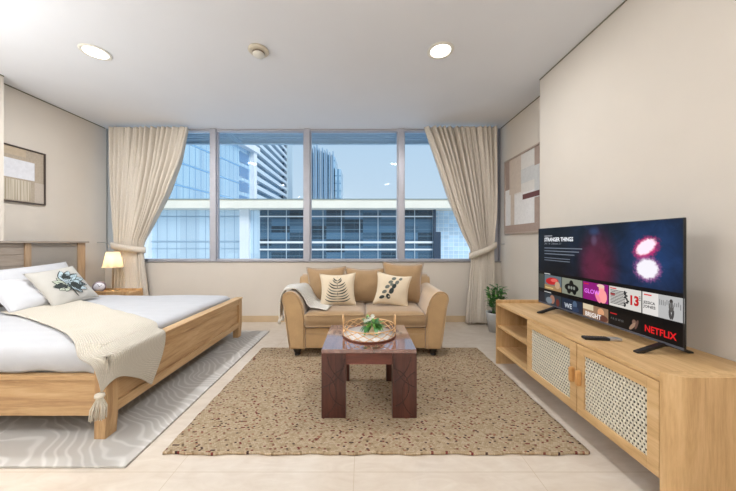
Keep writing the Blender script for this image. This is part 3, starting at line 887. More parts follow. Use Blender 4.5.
# ------------------------------------------------------------------ curtains
def piecewise(pts, z):
    if z >= pts[0][0]: return pts[0][1]
    for (z0_, a), (z1_, c) in zip(pts, pts[1:]):
        if z >= z1_:
            f = (z0_-z)/(z0_-z1_); f = f; return a+(c-a)*f
    return pts[-1][1]
def smoothed(pts, z, w=.09):
    return sum(piecewise(pts, z+w*k/3)*(4-abs(k)) for k in range(-3, 4))/16
def curtain(left, right, y0, tz, label, cat, loc, folds=13, seed=0, band=None, mirror=False, hook=None):
    t = thing('curtain', label, cat, loc, 'linen curtains at the window')
    def fn(u, v):
        z = 2.772-(2.772-.022)*v
        xl, xr = smoothed(left, z), smoothed(right, z)
        d = abs(z-tz); k = min(1, d/.8)
        amp = (.028+.046*k)*(1 if z > tz else .62)
        if z > tz: amp *= 1-.25*max(0, (z-2.3)/.5)
        uu = u+.012*math.sin(u*21+seed)+.006*math.sin(z*2.3+u*9)
        ph = 2*PI*folds*uu+seed+.5*math.sin(z*1.5+u*5)
        sn = math.sin(ph); y = y0+amp*(math.copysign(abs(sn)**.7, sn)*(.7+.5*noise.noise(Vector((u*9+seed, z*.4, 0))))+.30*math.sin(2.1*ph+z*1.7+seed))
        x = xl+(xr-xl)*u+.010*math.cos(ph)*(.4+.6*k)
        return Vector((x, y, z))
    b = BM(); grid(b, fn, folds*14, 90)
    solid(obj('drape', b, curt_m, t, smooth='keep'), .003, 0)
    # tieback
    if band:
        (xa, za), (xb, zb) = band; b = BM()
        xm, rx, ry = (xa+xb)/2, abs(xb-xa)/2+.012, .072
        n = 48; A = []; B = []
        for q in range(n):
            a = 2*PI*q/n; x = xm+rx*math.cos(a); y = y0+ry*math.sin(a)
            f = (x-min(xa,xb))/abs(xb-xa); z = (za+(zb-za)*f) if xa < xb else (zb+(za-zb)*f)
            A.append(b.verts.new((x,y,z+.040))); B.append(b.verts.new((x,y,z-.042)))
        for q in range(n):
            j = (q+1) % n; f = b.faces.new((A[q],A[j],B[j],B[q])); f.smooth = True
        tb = solid(obj('tieback', b, curt_m, t), .005, 1)
    if hook:
        b = BM(); tube(b, hook, .004, 8); obj('hook', b, silver_m, t)
    return t
curtain([(2.80,.85),(2.30,1.03),(1.74,1.215),(1.25,1.41),(1.04,1.52),(.85,1.52),(0,1.45)],
        [(2.80,1.90),(1.6,1.88),(1.10,1.835),(.9,1.84),(0,1.84)], 3.975, 1.06,
        'beige linen curtain tied back at the right side of the window', 'curtain', (1.6,3.97,.02), folds=13,
        band=((1.505,.965),(1.86,1.115)), hook=[(1.87,3.97,1.12),(1.94,3.98,1.13),(2.0,4.0,1.13)], seed=1.3)
curtain([(2.80,-3.56),(1.4,-3.52),(1.10,-3.50),(.9,-3.53),(0,-3.58)],
        [(2.80,-2.45),(2.30,-2.565),(1.81,-2.75),(1.43,-2.94),(1.13,-3.10),(.9,-3.09),(.5,-3.05),(0,-3.0)], 3.992, 1.10,
        'beige linen curtain tied back at the left side of the window', 'curtain', (-3.2,3.98,.02), folds=13, seed=4.1,
        band=((-3.535,1.11),(-3.09,1.045)), hook=[(-3.54,3.97,1.12),(-3.63,3.97,1.15),(-3.738,3.98,1.15)])

# ------------------------------------------------------------------ wall art
def art(name, label, x, nx, y0, y1, z0_, z1_, fr, frm, blocks, mats, matw=0):
    """picture on a wall at plane x, facing nx; blocks in (u,v) with u left->right as seen"""
    t = thing(name, label, 'picture', (x, (y0+y1)/2, z0_))
    d = .028
    def X(o): return x+nx*o
    def rng(a, c): return (min(a,c), max(a,c))
    b = BM()
    for (ya, yb, za, zb) in ((y0,y0+fr,z0_,z1_),(y1-fr,y1,z0_,z1_),(y0+fr,y1-fr,z0_,z0_+fr),(y0+fr,y1-fr,z1_-fr,z1_)):
        box(b, *rng(X(.001), X(d)), ya, yb, za, zb, .0015)
    obj('frame', b, frm, t)
    b = BM(); box(b, *rng(X(.001), X(.014)), y0+fr, y1-fr, z0_+fr, z1_-fr)
    W = (y1-y0-2*fr); Hh = (z1_-z0_-2*fr)
    for i, (u0, v0, u1, v1, mi) in enumerate(blocks):
        # seen from inside the room: on the left wall u runs with +y, on the right wall with -y
        ya, yb = (y0+fr+u0*W, y0+fr+u1*W) if nx > 0 else (y1-fr-u0*W, y1-fr-u1*W)
        za, zb = z0_+fr+v0*Hh, z0_+fr+v1*Hh
        o_ = .0145+.0004*(i+1)
        vs = [b.verts.new((X(o_), p, q)) for p, q in ((ya,za),(yb,za),(yb,zb),(ya,zb))]
        f = b.faces.new(vs); f.material_index = mi
    obj('canvas', b, mats, t)
    return t
def striped(name, c1, c2, sc):
    m, tt = mat(name, c1, .9); v = tt.coord((1,sc,.6)); f = tt.noise(v, 1, 3)
    tt.l.new(tt.ramp(f, [(.42, lin(c1)), (.55, lin(c2))]), tt.b.inputs['Base Color']); return m
A1 = [plain('art_taupe', (178,164,146), .9, var=.08, nscale=60), striped('art_stripes', (170,156,134), (206,196,178), 60), plain('art_white', (222,222,226), .9),
      plain('art_beige', (190,172,148), .9), plain('art_dots', (192,180,166), .9, var=.12, nscale=120)]
art('framed_picture', 'dark-framed abstract picture in beige and white on the left wall above bed', XL, 1, 2.83, 3.315, 1.583, 2.185, .014, dkframe,
    [(0,.02,.72,.40,1),(.0,.85,.62,1,3),(0,.43,.80,.78,2),(.80,.0,1,.40,4)], A1)
A2 = [plain('art2_ground', (222,218,212), .9, var=.03), plain('art2_brown', (170,150,138), .9), plain('art2_sand', (206,192,178), .9),
      plain('art2_maroon', (108,70,70), .9), plain('art2_white', (232,230,228), .9), plain('art2_grey', (208,208,206), .9)]
art('framed_picture', 'large framed abstract collage in cream, taupe and maroon on right wall', XR, -1, 3.14, 3.965, 1.262, 2.275, .022, tpframe,
    [(0,0,1,.10,1),(0,.60,.14,1,1),(0,.10,.18,.60,4),(.14,.52,.50,1,2),(.18,.10,.30,.52,2),(.30,.10,.86,.5,4),(.50,.62,.86,.8,5),(.86,.78,1,1,1),(.86,.40,1,.78,5),(.86,.10,1,.40,1),(.55,.41,1,.475,3)], A2)

# ------------------------------------------------------------------ television stand
X0 = 1.265; XB = 1.797; ZT_ = .575; YA, YZ = 1.145, 2.72
t = thing('television_stand', 'long oak television stand with two cane doors and open shelves', 'cabinet', (1.53,1.93,0))
def end_panel(y0, y1, near):
    b = BM(); r = .06; yy = y1-y0
    pr = []
    for k in range(9):
        a = PI/2*k/8
        if near: pr.append((X0+r-r*math.sin(PI/2-a)*1 if False else X0+r*(1-math.cos(a)), y0+r*(1-math.sin(a)) if False else 0))
    # plan outline with one rounded front corner (outer side)
    pts = []
    if near:
        for k in range(10):
            a = PI/2*k/9; pts.append((X0+r-r*math.cos(a), y0+r-r*math.sin(a)))
        pts = pts+[(XB, y0),(XB, y1),(X0, y1)]
    else:
        pts = [(X0, y0),(XB, y0),(XB, y1)]
        for k in range(10):
            a = PI/2*(1-k/9); pts.append((X0+r*.5-r*.5*math.cos(a), y1-r*.5+r*.5*math.sin(a)))
    prism(b, pts, 'z', .0, .602)
    for f in b.faces:
        if abs(f.normal.z) < .5: f.smooth = False
    return b
obj('end_panel', end_panel(YA, YA+.062, True), oak_z, t)
obj('end_panel', end_panel(YZ-.035, YZ, False), oak_z, t)
ya, yb = YA+.062, YZ-.035
b = BM(); box(b, X0+.006, XB, ya, yb, .555, ZT_, .002); obj('top', b, oak_y, t)
b = BM(); box(b, X0+.006, XB, ya, yb, .140, .160, .002); obj('bottom_panel', b, oak_y, t)
b = BM(); box(b, XB-.012, XB, ya, yb, .160, .555); obj('back_panel', b, oak_y, t)
b = BM(); box(b, X0+.02, XB-.012, 2.165, 2.185, .160, .555, .001); obj('divider', b, oak_z, t)
b = BM(); box(b, X0+.02, XB-.012, 1.665, 1.685, .160, .555, .001); obj('divider', b, oak_z, t)
b = BM(); box(b, X0+.015, XB-.012, 2.185, yb, .345, .363, .001); obj('shelf', b, oak_y, t)
b = BM(); box(b, X0+.24, X0+.29, 2.02, 2.07, 0, .14, .003); obj('foot', b, oak_z, t)
b = BM(); box(b, XB-.08, XB-.03, 2.02, 2.07, 0, .14, .003); obj('foot', b, oak_z, t)
for (y0, y1, hy) in ((1.679,2.183,1.702),(1.210,1.673,1.650)):
    zl, zh = .142, .552; fw = .052
    b = BM()
    for (a, c, d, e) in ((y0,y0+fw,zl,zh),(y1-fw,y1,zl,zh),(y0+fw,y1-fw,zl,zl+fw),(y0+fw,y1-fw,zh-fw,zh)):
        box(b, X0, X0+.02, a, c, d, e, .0015)
    dr = obj('door', b, oak_z if False else oak_y, t)
    solid(obj('cane_panel', cane(X0+.009, y0+fw-.003, y1-fw+.003, zl+fw-.003, zh-fw+.003, .0182, .56), cane_m, dr), .002)
    b = BM(); box(b, X0+.013, X0+.017, y0+fw-.003, y1-fw+.003, zl+fw-.003, zh-fw+.003); obj('cane_backing', b, back_m, dr)
    b = BM()
    prof = [(hy-.010,.318),(hy-.0125,.326),(hy-.0125,.392),(hy-.010,.400),(hy,.404),(hy+.010,.400),(hy+.0125,.392),(hy+.0125,.326),(hy+.010,.318),(hy,.314)]
    prism(b, prof, 'x', X0-.024, X0, bev=.004); obj('handle', b, handle_wood, dr)

# ------------------------------------------------------------------ television
TVX = 1.565; TY_N, TY_F = 1.378, 2.520; TZ0, TZ1 = .622, 1.272
t = thing('television', 'large flat television showing a streaming menu, on the oak stand', 'television', (TVX+.03,1.94,ZT_+.0005))
b = BM(); box(b, TVX, TVX+.012, TY_N, TY_F, TZ0, TZ1, .003)
box(b, TVX+.011, TVX+.06, TY_N+.25, TY_F-.25, TZ0+.03, TZ0+.36, .012); obj('body', b, black_pl, t)
b = BM(); box(b, TVX-.003, TVX, TY_N, TY_F, TZ0, TZ0+.013, .0008); obj('bezel', b, chin_m, t)
b = BM()
box(b, TVX-.003, TVX, TY_N, TY_F, TZ1-.004, TZ1); box(b, TVX-.003, TVX, TY_N, TY_N+.004, TZ0+.013, TZ1-.004); box(b, TVX-.003, TVX, TY_F-.004, TY_F, TZ0+.013, TZ1-.004)
obj('rim', b, black_pl, t)
for (yc) in (1.475, 2.30):
    b = BM()
    prism(b, [(TVX-.145,ZT_+.001),(TVX-.145,ZT_+.009),(TVX-.01,ZT_+.052),(TVX+.03,ZT_+.052),(TVX+.145,ZT_+.009),(TVX+.145,ZT_+.001),(TVX+.12,ZT_+.001),(TVX+.02,ZT_+.036),(TVX-.005,ZT_+.036),(TVX-.115,ZT_+.001)], 'y', yc-.014, yc+.014, bev=.002)
    obj('foot', b, black_pl, t)
# screen: U across (far -> near), V up, in metres
SU0 = TY_F-.004
def SP(u, v, o=0): return Vector((TVX-.0012-o, SU0-u, TZ0+.013+v))
SW = TY_F-TY_N-.008; SH = TZ1-.004-TZ0-.013
def screen_mat():
    m = emit('screen_picture', (0,0,0), 1); tt = NT(m); tt.b = tt.n['Principled BSDF']
    uvn = tt.new('ShaderNodeUVMap'); sep = tt.new('ShaderNodeSeparateXYZ'); tt.l.new(uvn.outputs[0], sep.inputs[0])
    U, V = sep.outputs[0], sep.outputs[1]
    nz = tt.noise(uvn.outputs[0], 9, 5, .6, .6); nf = tt.noise(uvn.outputs[0], 60, 4, .7)
    def blob(cu, cv, ru, rv, ang=0, edge=.35, jag=.0):
        du = tt.math('SUBTRACT', U, cu); dv = tt.math('SUBTRACT', V, cv)
        ca, sa = math.cos(ang), math.sin(ang)
        a = tt.math('ADD', tt.math('MULTIPLY', du, ca/ru), tt.math('MULTIPLY', dv, sa/ru))
        c = tt.math('ADD', tt.math('MULTIPLY', du, -sa/rv), tt.math('MULTIPLY', dv, ca/rv))
        d = tt.math('SQRT', tt.math('ADD', tt.math('MULTIPLY', a, a), tt.math('MULTIPLY', c, c)))
        if jag: d = tt.math('ADD', d, tt.math('MULTIPLY', tt.math('SUBTRACT', nf, .5), jag))
        mr = tt.new('ShaderNodeMapRange', interpolation_type='SMOOTHSTEP'); tt.l.new(d, mr.inputs[0])
        mr.inputs[1].default_value = 1; mr.inputs[2].default_value = 1-edge; mr.inputs[3].default_value = 0; mr.inputs[4].default_value = 1
        return mr.outputs[0]
    col = tt.ramp(nz, [(.3, lin((10,14,24))), (.55, lin((16,24,40))), (.75, lin((26,38,62)))])
    def over(f, c, k=1.0):
        nonlocal col
        col = tt.mix(tt.math('MULTIPLY', f, k), col, lin(c))
    f0 = tt.math('MULTIPLY', nz, 1.6)
    over(tt.math('MULTIPLY', blob(.98,.42,.30,.36,0,1), f0), (34,66,118), .75)
    over(tt.math('MULTIPLY', blob(.62,.36,.20,.30,0,1), f0), (116,30,62), .85)
    over(blob(.60,.33,.075,.22,0,.8), (88,34,58), .55)        # blurred coat
    over(blob(.60,.53,.035,.05,0,.8), (92,70,96), .75)        # blurred head
    over(blob(.60,.59,.06,.04,0,.9), (44,70,110), .6)
    over(tt.math('MULTIPLY', blob(.18,.42,.28,.42,0,.6), 1), (10,12,18), .9)
    over(blob(.95,.485,.092,.068,.62,.5,.9), (196,44,110), .95)
    over(blob(.95,.49,.072,.042,.62,.35,.5), (255,226,240), 1)
    over(blob(.958,.37,.088,.082,0,.4,.9), (150,84,140), .9)
    over(blob(.958,.37,.068,.062,0,.3,.55), (236,232,240), 1)
    tt.l.new(col, tt.b.inputs['Emission Color']); return m
b = BM(); lay = b.loops.layers.uv.verify()
f = b.faces.new([b.verts.new(SP(*q)) for q in ((0,0),(SW,0),(SW,SH),(0,SH))])
for l, q in zip(f.loops, ((0,0),(SW,0),(SW,SH),(0,SH))): l[lay].uv = q
scr = obj('screen', b, screen_mat(), t, smooth='keep')

class Sheet:
    """flat colour patches and lettering glowing on the screen, one mesh"""
    def __init__(s): s.b = BM(); s.mats = []; s.o = .0002
    def mi(s, c, k=1):
        for i, (cc, m) in enumerate(s.mats):
            if cc == (c, k): return i
        s.mats.append(((c, k), emit('screen_colour_%d' % len(bpy.data.materials), c, k))); return len(s.mats)-1
    def poly(s, pts, c, k=1):
        s.o += .000012
        f = s.b.faces.new([s.b.verts.new(SP(u, v, s.o)) for u, v in pts]); f.material_index = s.mi(c, k)
    def rect(s, u0, v0, u1, v1, c, k=1): s.poly([(u0,v0),(u1,v0),(u1,v1),(u0,v1)], c, k)
    def ell(s, cu, cv, ru, rv, c, a=0, n=14): s.poly([(cu+ru*math.cos(q)*math.cos(a)-rv*math.sin(q)*math.sin(a), cv+ru*math.cos(q)*math.sin(a)+rv*math.sin(q)*math.cos(a)) for q in [2*PI*i/n for i in range(n)]], c)
    def text(s, body, u, v, size, c, sx=1, bold=0):
        me = text_mesh(body, size, 0, sx=sx, bold=bold); s.o += .00002; k = s.mi(c)
        idx = [s.b.verts.new(SP(u+p.co.x, v+p.co.y, s.o)) for p in me.vertices]
        for p in me.polygons:
            try: f = s.b.faces.new([idx[i] for i in p.vertices]); f.material_index = k
            except ValueError: pass
        bpy.data.meshes.remove(me)
sh = Sheet()
y2u = lambda y: SU0-y
z2v = lambda z: z-(TZ0+.013)
# lower band
sh.rect(0, 0, SW, z2v(.900), (9,9,11))
tiles = [(y2u(2.437)+i*.2135, y2u(2.437)+i*.2135+.207) for i in range(5)]
va, vb = z2v(.755), z2v(.877)
vc, vd = 0.0, z2v(.722)
W_ = .207
def T(i, row): return tiles[i][0], (va if row == 0 else vd-.122)
sh.rect(0, va, tiles[0][0]-.006, vb, (60,66,62)); sh.rect(0, 0, tiles[0][0]-.006, vd, (36,36,44))
# row 1 tile 1: red car-like poster shapes
u, v = T(0,0); sh.rect(u,v,u+W_,vb,(92,104,112)); sh.rect(u,v,u+W_,v+.04,(150,120,84)); sh.ell(u+.095,v+.075,.08,.03,(176,34,38),.1); sh.ell(u+.12,v+.085,.04,.014,(214,96,88),.1)
sh.rect(u+.01,v+.012,u+.11,v+.02,(206,180,120)); sh.ell(u+.16,v+.05,.03,.03,(180,150,120))
# tile 2: dark emblem on grey green
u, v = T(1,0); sh.rect(u,v,u+W_,vb,(128,132,118)); sh.ell(u+.10,v+.055,.072,.032,(16,18,18)); sh.ell(u+.10,v+.085,.022,.026,(16,18,18)); sh.ell(u+.075,v+.03,.02,.024,(16,18,18)); sh.ell(u+.13,v+.03,.02,.024,(16,18,18))
for k in range(3): sh.ell(u+.075+k*.026,v+.055,.010,.013,(128,132,124))
# tile 3: GLOW
u, v = T(2,0); sh.rect(u,v,u+W_,vb,(134,20,112)); sh.rect(u+.006,vb-.018,u+.05,vb-.010,(190,40,60)); sh.ell(u+.155,v+.092,.022,.024,(238,170,150)); sh.ell(u+.162,v+.045,.034,.048,(240,150,150),.2); sh.ell(u+.125,v+.03,.016,.04,(232,128,150),.5)
sh.ell(u+.148,v+.108,.03,.012,(222,190,170)); sh.text('GLOW', u+.01, v+.045, .042, (226,120,240), 1.0, .0008)
# tile 4: 13 with stripes of type
u, v = T(3,0); sh.rect(u,v,u+W_,vb,(206,202,196)); sh.rect(u+.006,vb-.016,u+.05,vb-.009,(206,60,60))
rn = random.Random(11)
for k in range(10):
    sh.rect(u+.008, v+.015+k*.009, u+.10+rn.uniform(-.01,.03), v+.0195+k*.009, (70,70,72))
for k in range(9): sh.ell(u+.115+rn.uniform(-.01,.012), v+.018+k*.010, .009, .006, (40,40,42), rn.uniform(0,3))
sh.rect(u+.008, v+.066, u+.04, v+.078, (150,50,56)); sh.text('13', u+.132, v+.034, .074, (186,28,34), .85, .0035)
for k in range(3): sh.rect(u+.193, v+.066+k*.01, u+.204, v+.070+k*.01, (90,90,96))
# tile 5: white with walking figure
u, v = T(4,0); sh.rect(u,v,u+W_,vb,(214,210,206)); sh.rect(u+.085,v,u+W_,vb,(176,176,176)); sh.rect(u+.008,vb-.018,u+.05,vb-.011,(206,60,60))
sh.text('JESSICA', u+.006, v+.058, .021, (36,36,38), .9, .0005); sh.text('JONES', u+.006, v+.036, .021, (36,36,38), 1.1, .0005)
sh.ell(u+.148,v+.095,.008,.012,(60,56,54)); sh.ell(u+.148,v+.066,.012,.026,(86,84,82)); sh.ell(u+.142,v+.028,.006,.026,(70,68,68),.1); sh.ell(u+.155,v+.028,.006,.026,(70,68,68),-.15)
for k in range(12): sh.rect(u+.09+k*.009, v+rn.uniform(.06,.075), u+.094+k*.009, v+rn.uniform(.085,.1), (120,120,120))
# row headings
sh.rect(tiles[0][0], vb+.006, tiles[0][0]+.075, vb+.012, (200,200,200)); sh.rect(tiles[0][0], vd+.006, tiles[0][0]+.085, vd+.012, (200,200,200))
# row 2 (cut off by the bottom of the screen)
u = tiles[0][0]; sh.rect(u,0,u+W_,vd,(44,52,60)); sh.ell(u+.10,.045,.03,.036,(150,108,90)); sh.ell(u+.06,.03,.04,.028,(110,120,128)); sh.ell(u+.165,.03,.02,.03,(96,40,36))
u = tiles[1][0]; sh.rect(u,0,u+W_,vd,(30,40,58)); sh.ell(u+.135,.055,.022,.028,(74,92,116)); sh.ell(u+.14,.02,.035,.022,(40,54,80)); sh.text('WE', u+.03, .016, .05, (190,196,204), 1, .001)
u = tiles[2][0]; sh.rect(u,0,u+W_,vd,(142,112,88)); sh.rect(u,.05,u+.09,vd,(206,190,160)); sh.ell(u+.15,.055,.026,.026,(206,150,112)); sh.ell(u+.16,.02,.045,.022,(96,56,46)); sh.text('BRIGHT', u+.02, .006, .042, (226,220,216), .9, .0012)
u = tiles[3][0]; sh.rect(u,0,u+W_,vd,(16,14,15)); sh.rect(u+.008,vd-.018,u+.055,vd-.011,(176,34,36)); sh.ell(u+.165,.055,.012,.016,(120,92,80)); sh.ell(u+.155,.03,.03,.010,(150,120,100),.9); sh.ell(u+.18,.045,.008,.03,(96,70,62),-.3)
sh.text('F R O W N', u+.012, .034, .02, (110,110,112), .9)
u = tiles[4][0]; sh.rect(u,0,u+W_,vd,(12,10,11)); sh.text('NETFLIX', u+.012, .025, .050, (214,28,34), .84, .0012)
# title block
u = tiles[0][0]
sh.rect(u, z2v(1.202), u+.10, z2v(1.208), (170,170,176)); sh.text('STRANGER THINGS', u, z2v(1.160), .044, (236,238,242), .86, .0012)
sh.text('2017  16  2 Seasons  5.1', u, z2v(1.134), .021, (150,152,160))
for k, L in enumerate((.42,.39,.345)): sh.rect(u, z2v(1.100)-k*.024, u+L, z2v(1.107)-k*.024, (112,118,130))
for k, L in enumerate((.30,.30)): sh.rect(u, z2v(1.018)-k*.019, u+L, z2v(1.024)-k*.019, (104,110,122))
obj('menu_graphics', sh.b, [m for _, m in sh.mats], scr, smooth='keep')
del sh

# remote
t = thing('remote_control', 'slim black remote control with silver end lying on the television stand', 'remote', (1.41,1.672,ZT_))
MX = Matrix.Translation((1.41,1.672,ZT_+.0005)) @ Matrix.Rotation(-.14, 4, 'Z')
b = BM(); box(b, -.10, .035, -.021, .021, 0, .016, .005); obj('body', place(b, MX), black_pl, t)
b = BM(); box(b, .036, .098, -.0205, .0205, .0, .0155, .005); obj('end_cap', place(b, MX), silver_m, t)
b = BM()
for i in range(8):
    for j in range(3): box(b, -.09+i*.015, -.081+i*.015, -.014+j*.011, -.007+j*.011, .0155, .0175, .001)
obj('buttons', place(b, MX), plain('grey_buttons', (70,66,62), .5), t)

# ------------------------------------------------------------------ corner plant
PX, PY = 1.72, 3.66
t = thing('potted_plant', 'green leafy plant in a pale pot behind the television stand', 'plant', (PX,PY,0))
b = BM(); lathe(b, [(.001,.0),(.085,.0),(.120,.23),(.124,.25),(.110,.25),(.105,.22),(.001,.22)], (PX,PY,0), 32); obj('pot', b, pot_m, t, smooth=True)
b = BM(); lathe(b, [(.001,.221),(.104,.221),(.104,.232),(.001,.236)], (PX,PY,0), 24); obj('soil', b, soil_m, t)
b = BM(); bs = BM(); rnd = random.Random(5)
for k in range(13):
    a = 2*PI*k/13+rnd.uniform(-.2,.2); out = rnd.uniform(.03,.11); hgt = rnd.uniform(.18,.36)
    p0 = Vector((PX+.04*math.cos(a), PY+.04*math.sin(a), .235)); p3 = Vector((PX+out*math.cos(a), PY+out*math.sin(a), .235+hgt))
    pts = [p0, p0.lerp(p3,.4)+Vector((0,0,.02)), p0.lerp(p3,.75)+Vector((0,0,.015)), p3]
    tube(bs, pts, .004, 6)
    for q in range(9):
        f = .25+.75*q/8; p = p0.lerp(p3, f); aa = a+rnd.uniform(-1.7,1.7); e = rnd.uniform(.1,.9)
        leaf(b, p, Vector((math.cos(aa)*math.cos(e), math.sin(aa)*math.cos(e), math.sin(e))), rnd.uniform(.075,.105), rnd.uniform(.038,.052), droop=rnd.uniform(0,.4), mi=rnd.choice((0,0,0,1)))
obj('foliage', b, [leaf_m, leaf_l], t, smooth='keep'); obj('stems', bs, leaf_m, t)

# ------------------------------------------------------------------ the city outside
def at(px, py, y): return Vector(((px-363)*y/283, y, 1.15+(242.5-py)*y/283))
conc = plain('pale_concrete', (236,230,216), .8, var=.04, nscale=.5)
whitec = plain('white_cladding', (226,232,238), .6, var=.03, nscale=.5)
bluegl = facade('blue_curtain_wall', (208,234,252), (158,198,230), 1.5, 4.2, .2, .12, .08, metal=.7)
palegl = facade('pale_reflective_glass', (206,228,244), (150,176,198), 1.02, 30, .06, .01, .06, metal=.5)
darkgl = facade('dark_glass', (60,88,110), (92,122,142), 1.94, .7, .02, .06, .75)
lattgl = facade('pale_lattice', (192,220,242), (226,238,248), .55, .42, .05, .05, .12)
ground_m = plain('city_ground', (226,230,234), .9, var=.1, nscale=.05)
b = BM(); box(b, -400, 400, YW+1, 500, -31, -30); struct('ground', b, ground_m)

# podium across the street
Yp = 30; k_ = Yp/283
t = thing('podium_building', 'low wide building across the street with dark glass front and pale roof canopy', 'building', (0,Yp,-30))
b = BM(); box(b, at(260,0,Yp).x, at(433,0,Yp).x, Yp, Yp+14, -30, 4.75); obj('dark_glass_wall', b, darkgl, t)
b = BM(); box(b, at(60,0,Yp).x, at(260,0,Yp).x, Yp, Yp+14, -30, 4.75); obj('pale_glass_wall', b, palegl, t)
b = BM(); box(b, at(433,0,Yp).x+.01, at(560,0,Yp).x, Yp+1, Yp+12, -30, 4.6); obj('lattice_wall', b, lattgl, t)
b = BM(); box(b, at(40,0,Yp).x, at(560,0,Yp).x, Yp-1.6, Yp+15, 4.60, 5.30, .03)
box(b, at(40,0,Yp).x, at(560,0,Yp).x, Yp-1.2, Yp+15, 5.30, 5.52)
obj('roof_canopy', b, conc, t)
b = BM(); box(b, at(40,0,Yp).x, at(560,0,Yp).x, Yp-1.3, Yp-1.2, 5.52, 5.60); obj('roof_edge', b, plain('grey_coping', (130,146,150), .6), t)
b = BM()
for zz, th in ((216.5,.12),(242.3,.22),(249.5,.16),(261.5,.2)):
    z = at(0,zz,Yp).z; box(b, at(260,0,Yp).x, at(437,0,Yp).x, Yp-.12, Yp, z-th/2, z+th/2)
obj('spandrel', b, whitec, t)
b = BM()
for q in range(10):
    x = at(286.5+18.3*(q-1),0,Yp).x; box(b, x-.04, x+.04, Yp-.08, Yp-.001, -12, 4.6)
obj('mullions', b, plain('steel_mullion', (168,186,200), .5), t)
b = BM()
for zz, th in ((216.5,.08),(241.5,.14),(248.5,.05)):
    z = at(0,zz,Yp).z; box(b, at(60,0,Yp).x, at(242,0,Yp).x, Yp-.06, Yp, z-th/2, z+th/2)
obj('transom', b, plain('grey_transom', (148,172,190), .5), t)
b = BM(); box(b, at(241.5,0,Yp).x, at(250.5,0,Yp).x, Yp-.5, Yp-.001, -30, 4.6); obj('pillar', b, whitec, t)
b = BM(); box(b, at(146,0,Yp).x, at(152,0,Yp).x, Yp-.5, Yp-.001, -30, 4.6); obj('pillar', b, whitec, t)
b = BM(); box(b, at(433,0,Yp).x, at(435,0,Yp).x, Yp-.4, Yp+1, -30, 4.6); box(b, at(433,0,Yp).x, at(440,0,Yp).x, Yp-.3, Yp+1, -30, at(0,232,Yp).z); obj('end_fin', b, plain('dark_steel', (50,66,86), .4), t)

# blue glass tower, left, its facade receding to the right
P0, P1 = at(60,0,34), at(250,0,74); dv = (P1-P0); dv.z = 0; L = dv.length; ang = math.atan2(dv.y, dv.x)
zt = at(0,152,74).z
t = thing('glass_tower', 'blue glass office tower with white roof edge seen through the left panes', 'building', (P0.x,P0.y,-30))
M = Matrix.Translation((P0.x,P0.y,-30)) @ Matrix.Rotation(ang, 4, 'Z')
def fr(name, bm, m):
    o = bpy.data.objects.new(name, bpy.data.meshes.new(name)); bm.to_mesh(o.data); bm.free(); o.data.materials.append(m); C.objects.link(o); o.parent = t
    o.matrix_local = Matrix.Rotation(ang, 4, 'Z'); return o
Ht = zt+30
b = BM(); box(b, 0, L, 0, 14, 0, Ht); fr('glass_wall', b, bluegl)
b = BM(); box(b, -2, L+2.2, -1.6, 15, Ht, Ht+1.6); fr('roof_edge', b, whitec)
b = BM(); box(b, L+.01, L+1.4, -1.2, 12, 0, Ht); fr('corner_pier', b, whitec)
b = BM()
for q in range(14): box(b, L-4.6, L-.8, -.12, -.01, Ht-3.8-q*3.6, Ht-1.2-q*3.6)
fr('dark_windows', b, plain('dark_blue_glass', (110,146,184), .25))
b = BM()
for q in range(13): box(b, 0, L-.1, -.1, -.001, Ht-5-q*4.2, Ht-4.85-q*4.2)
fr('floor_lines', b, plain('blue_line', (140,186,224), .4))

# residential tower with stacked balconies
t = thing('balcony_tower', 'tall residential tower with stacked white balconies behind the pale canopy', 'building', (-42,105,-30))
xr = -34; ya, yb = 89, 126.5
b = BM(); box(b, -58, xr-1.3, ya-5, yb-.5, -30, 62); obj('core_wall', b, facade('core_glass', (112,146,170), (130,160,180), 4.3, 40, .6, .1, .3), t)  # blue-grey glass with slightly paler grid lines
b = BM(); z = -28
while z < 60:
    box(b, -58, xr, ya-4.8, yb-.3, z, z+.3); box(b, xr-.15, xr, ya-4.8, yb-.3, z+.3, z+1.25); z += 2.9
obj('balconies', b, plain('balcony_white', (214,228,238), .6), t)
b = BM(); box(b, -48, xr+.5, yb-.3, yb+8, -30, 62); obj('end_wall', b, plain('pale_blue_wall', (186,204,214), .7), t)
for q in range(26):
    b = BM(); box(b, xr-.9, xr-.05, yb-4.2, yb-.35, -26.4+q*2.9, -25.3+q*2.9)
    obj('corner_window', b, bpy.data.materials.get('dark_blue_glass2') or plain('dark_blue_glass2', (60,88,112), .3), t)

# finned tower
t = thing('finned_tower', 'slender high-rise with vertical fins and stepped top near window centre', 'building', (-16,124,-30))
Yf = 120
fin = [(309.5,313,150),(314,318,147),(319,323.5,150),(324.5,328,151.5),(329.5,334,153.5),(334,340,166)]
b = BM()
for i, (a, c, tp) in enumerate(fin): box(b, at(a,0,Yf).x, at(c+1,0,Yf).x, Yf, Yf+12, -30, at(0,tp+3,Yf).z)
obj('wall', b, facade('tower_skin', (176,206,226), (120,156,182), 2.2, 3.2, .8, .5, .12, metal=.4), t)
b = BM()
for i, (a, c, tp) in enumerate(fin[:5]):
    for e in (a+.6, c-.6): box(b, at(e-.45,0,Yf).x, at(e+.45,0,Yf).x, Yf-2, Yf-.01, -30, at(0,tp-(.8 if e > a+1 else 0),Yf).z)
obj('fins', b, plain('fin_blue', (138,170,196), .5), t)
b = BM()
for i, (a, c, tp) in enumerate(fin[:5]): box(b, at((a+c)/2-.7,0,Yf).x, at((a+c)/2+.7,0,Yf).x, Yf-1.2, Yf-.01, -30, at(0,tp+2,Yf).z)
obj('pale_strips', b, plain('strip_pale', (208,222,232), .6), t)

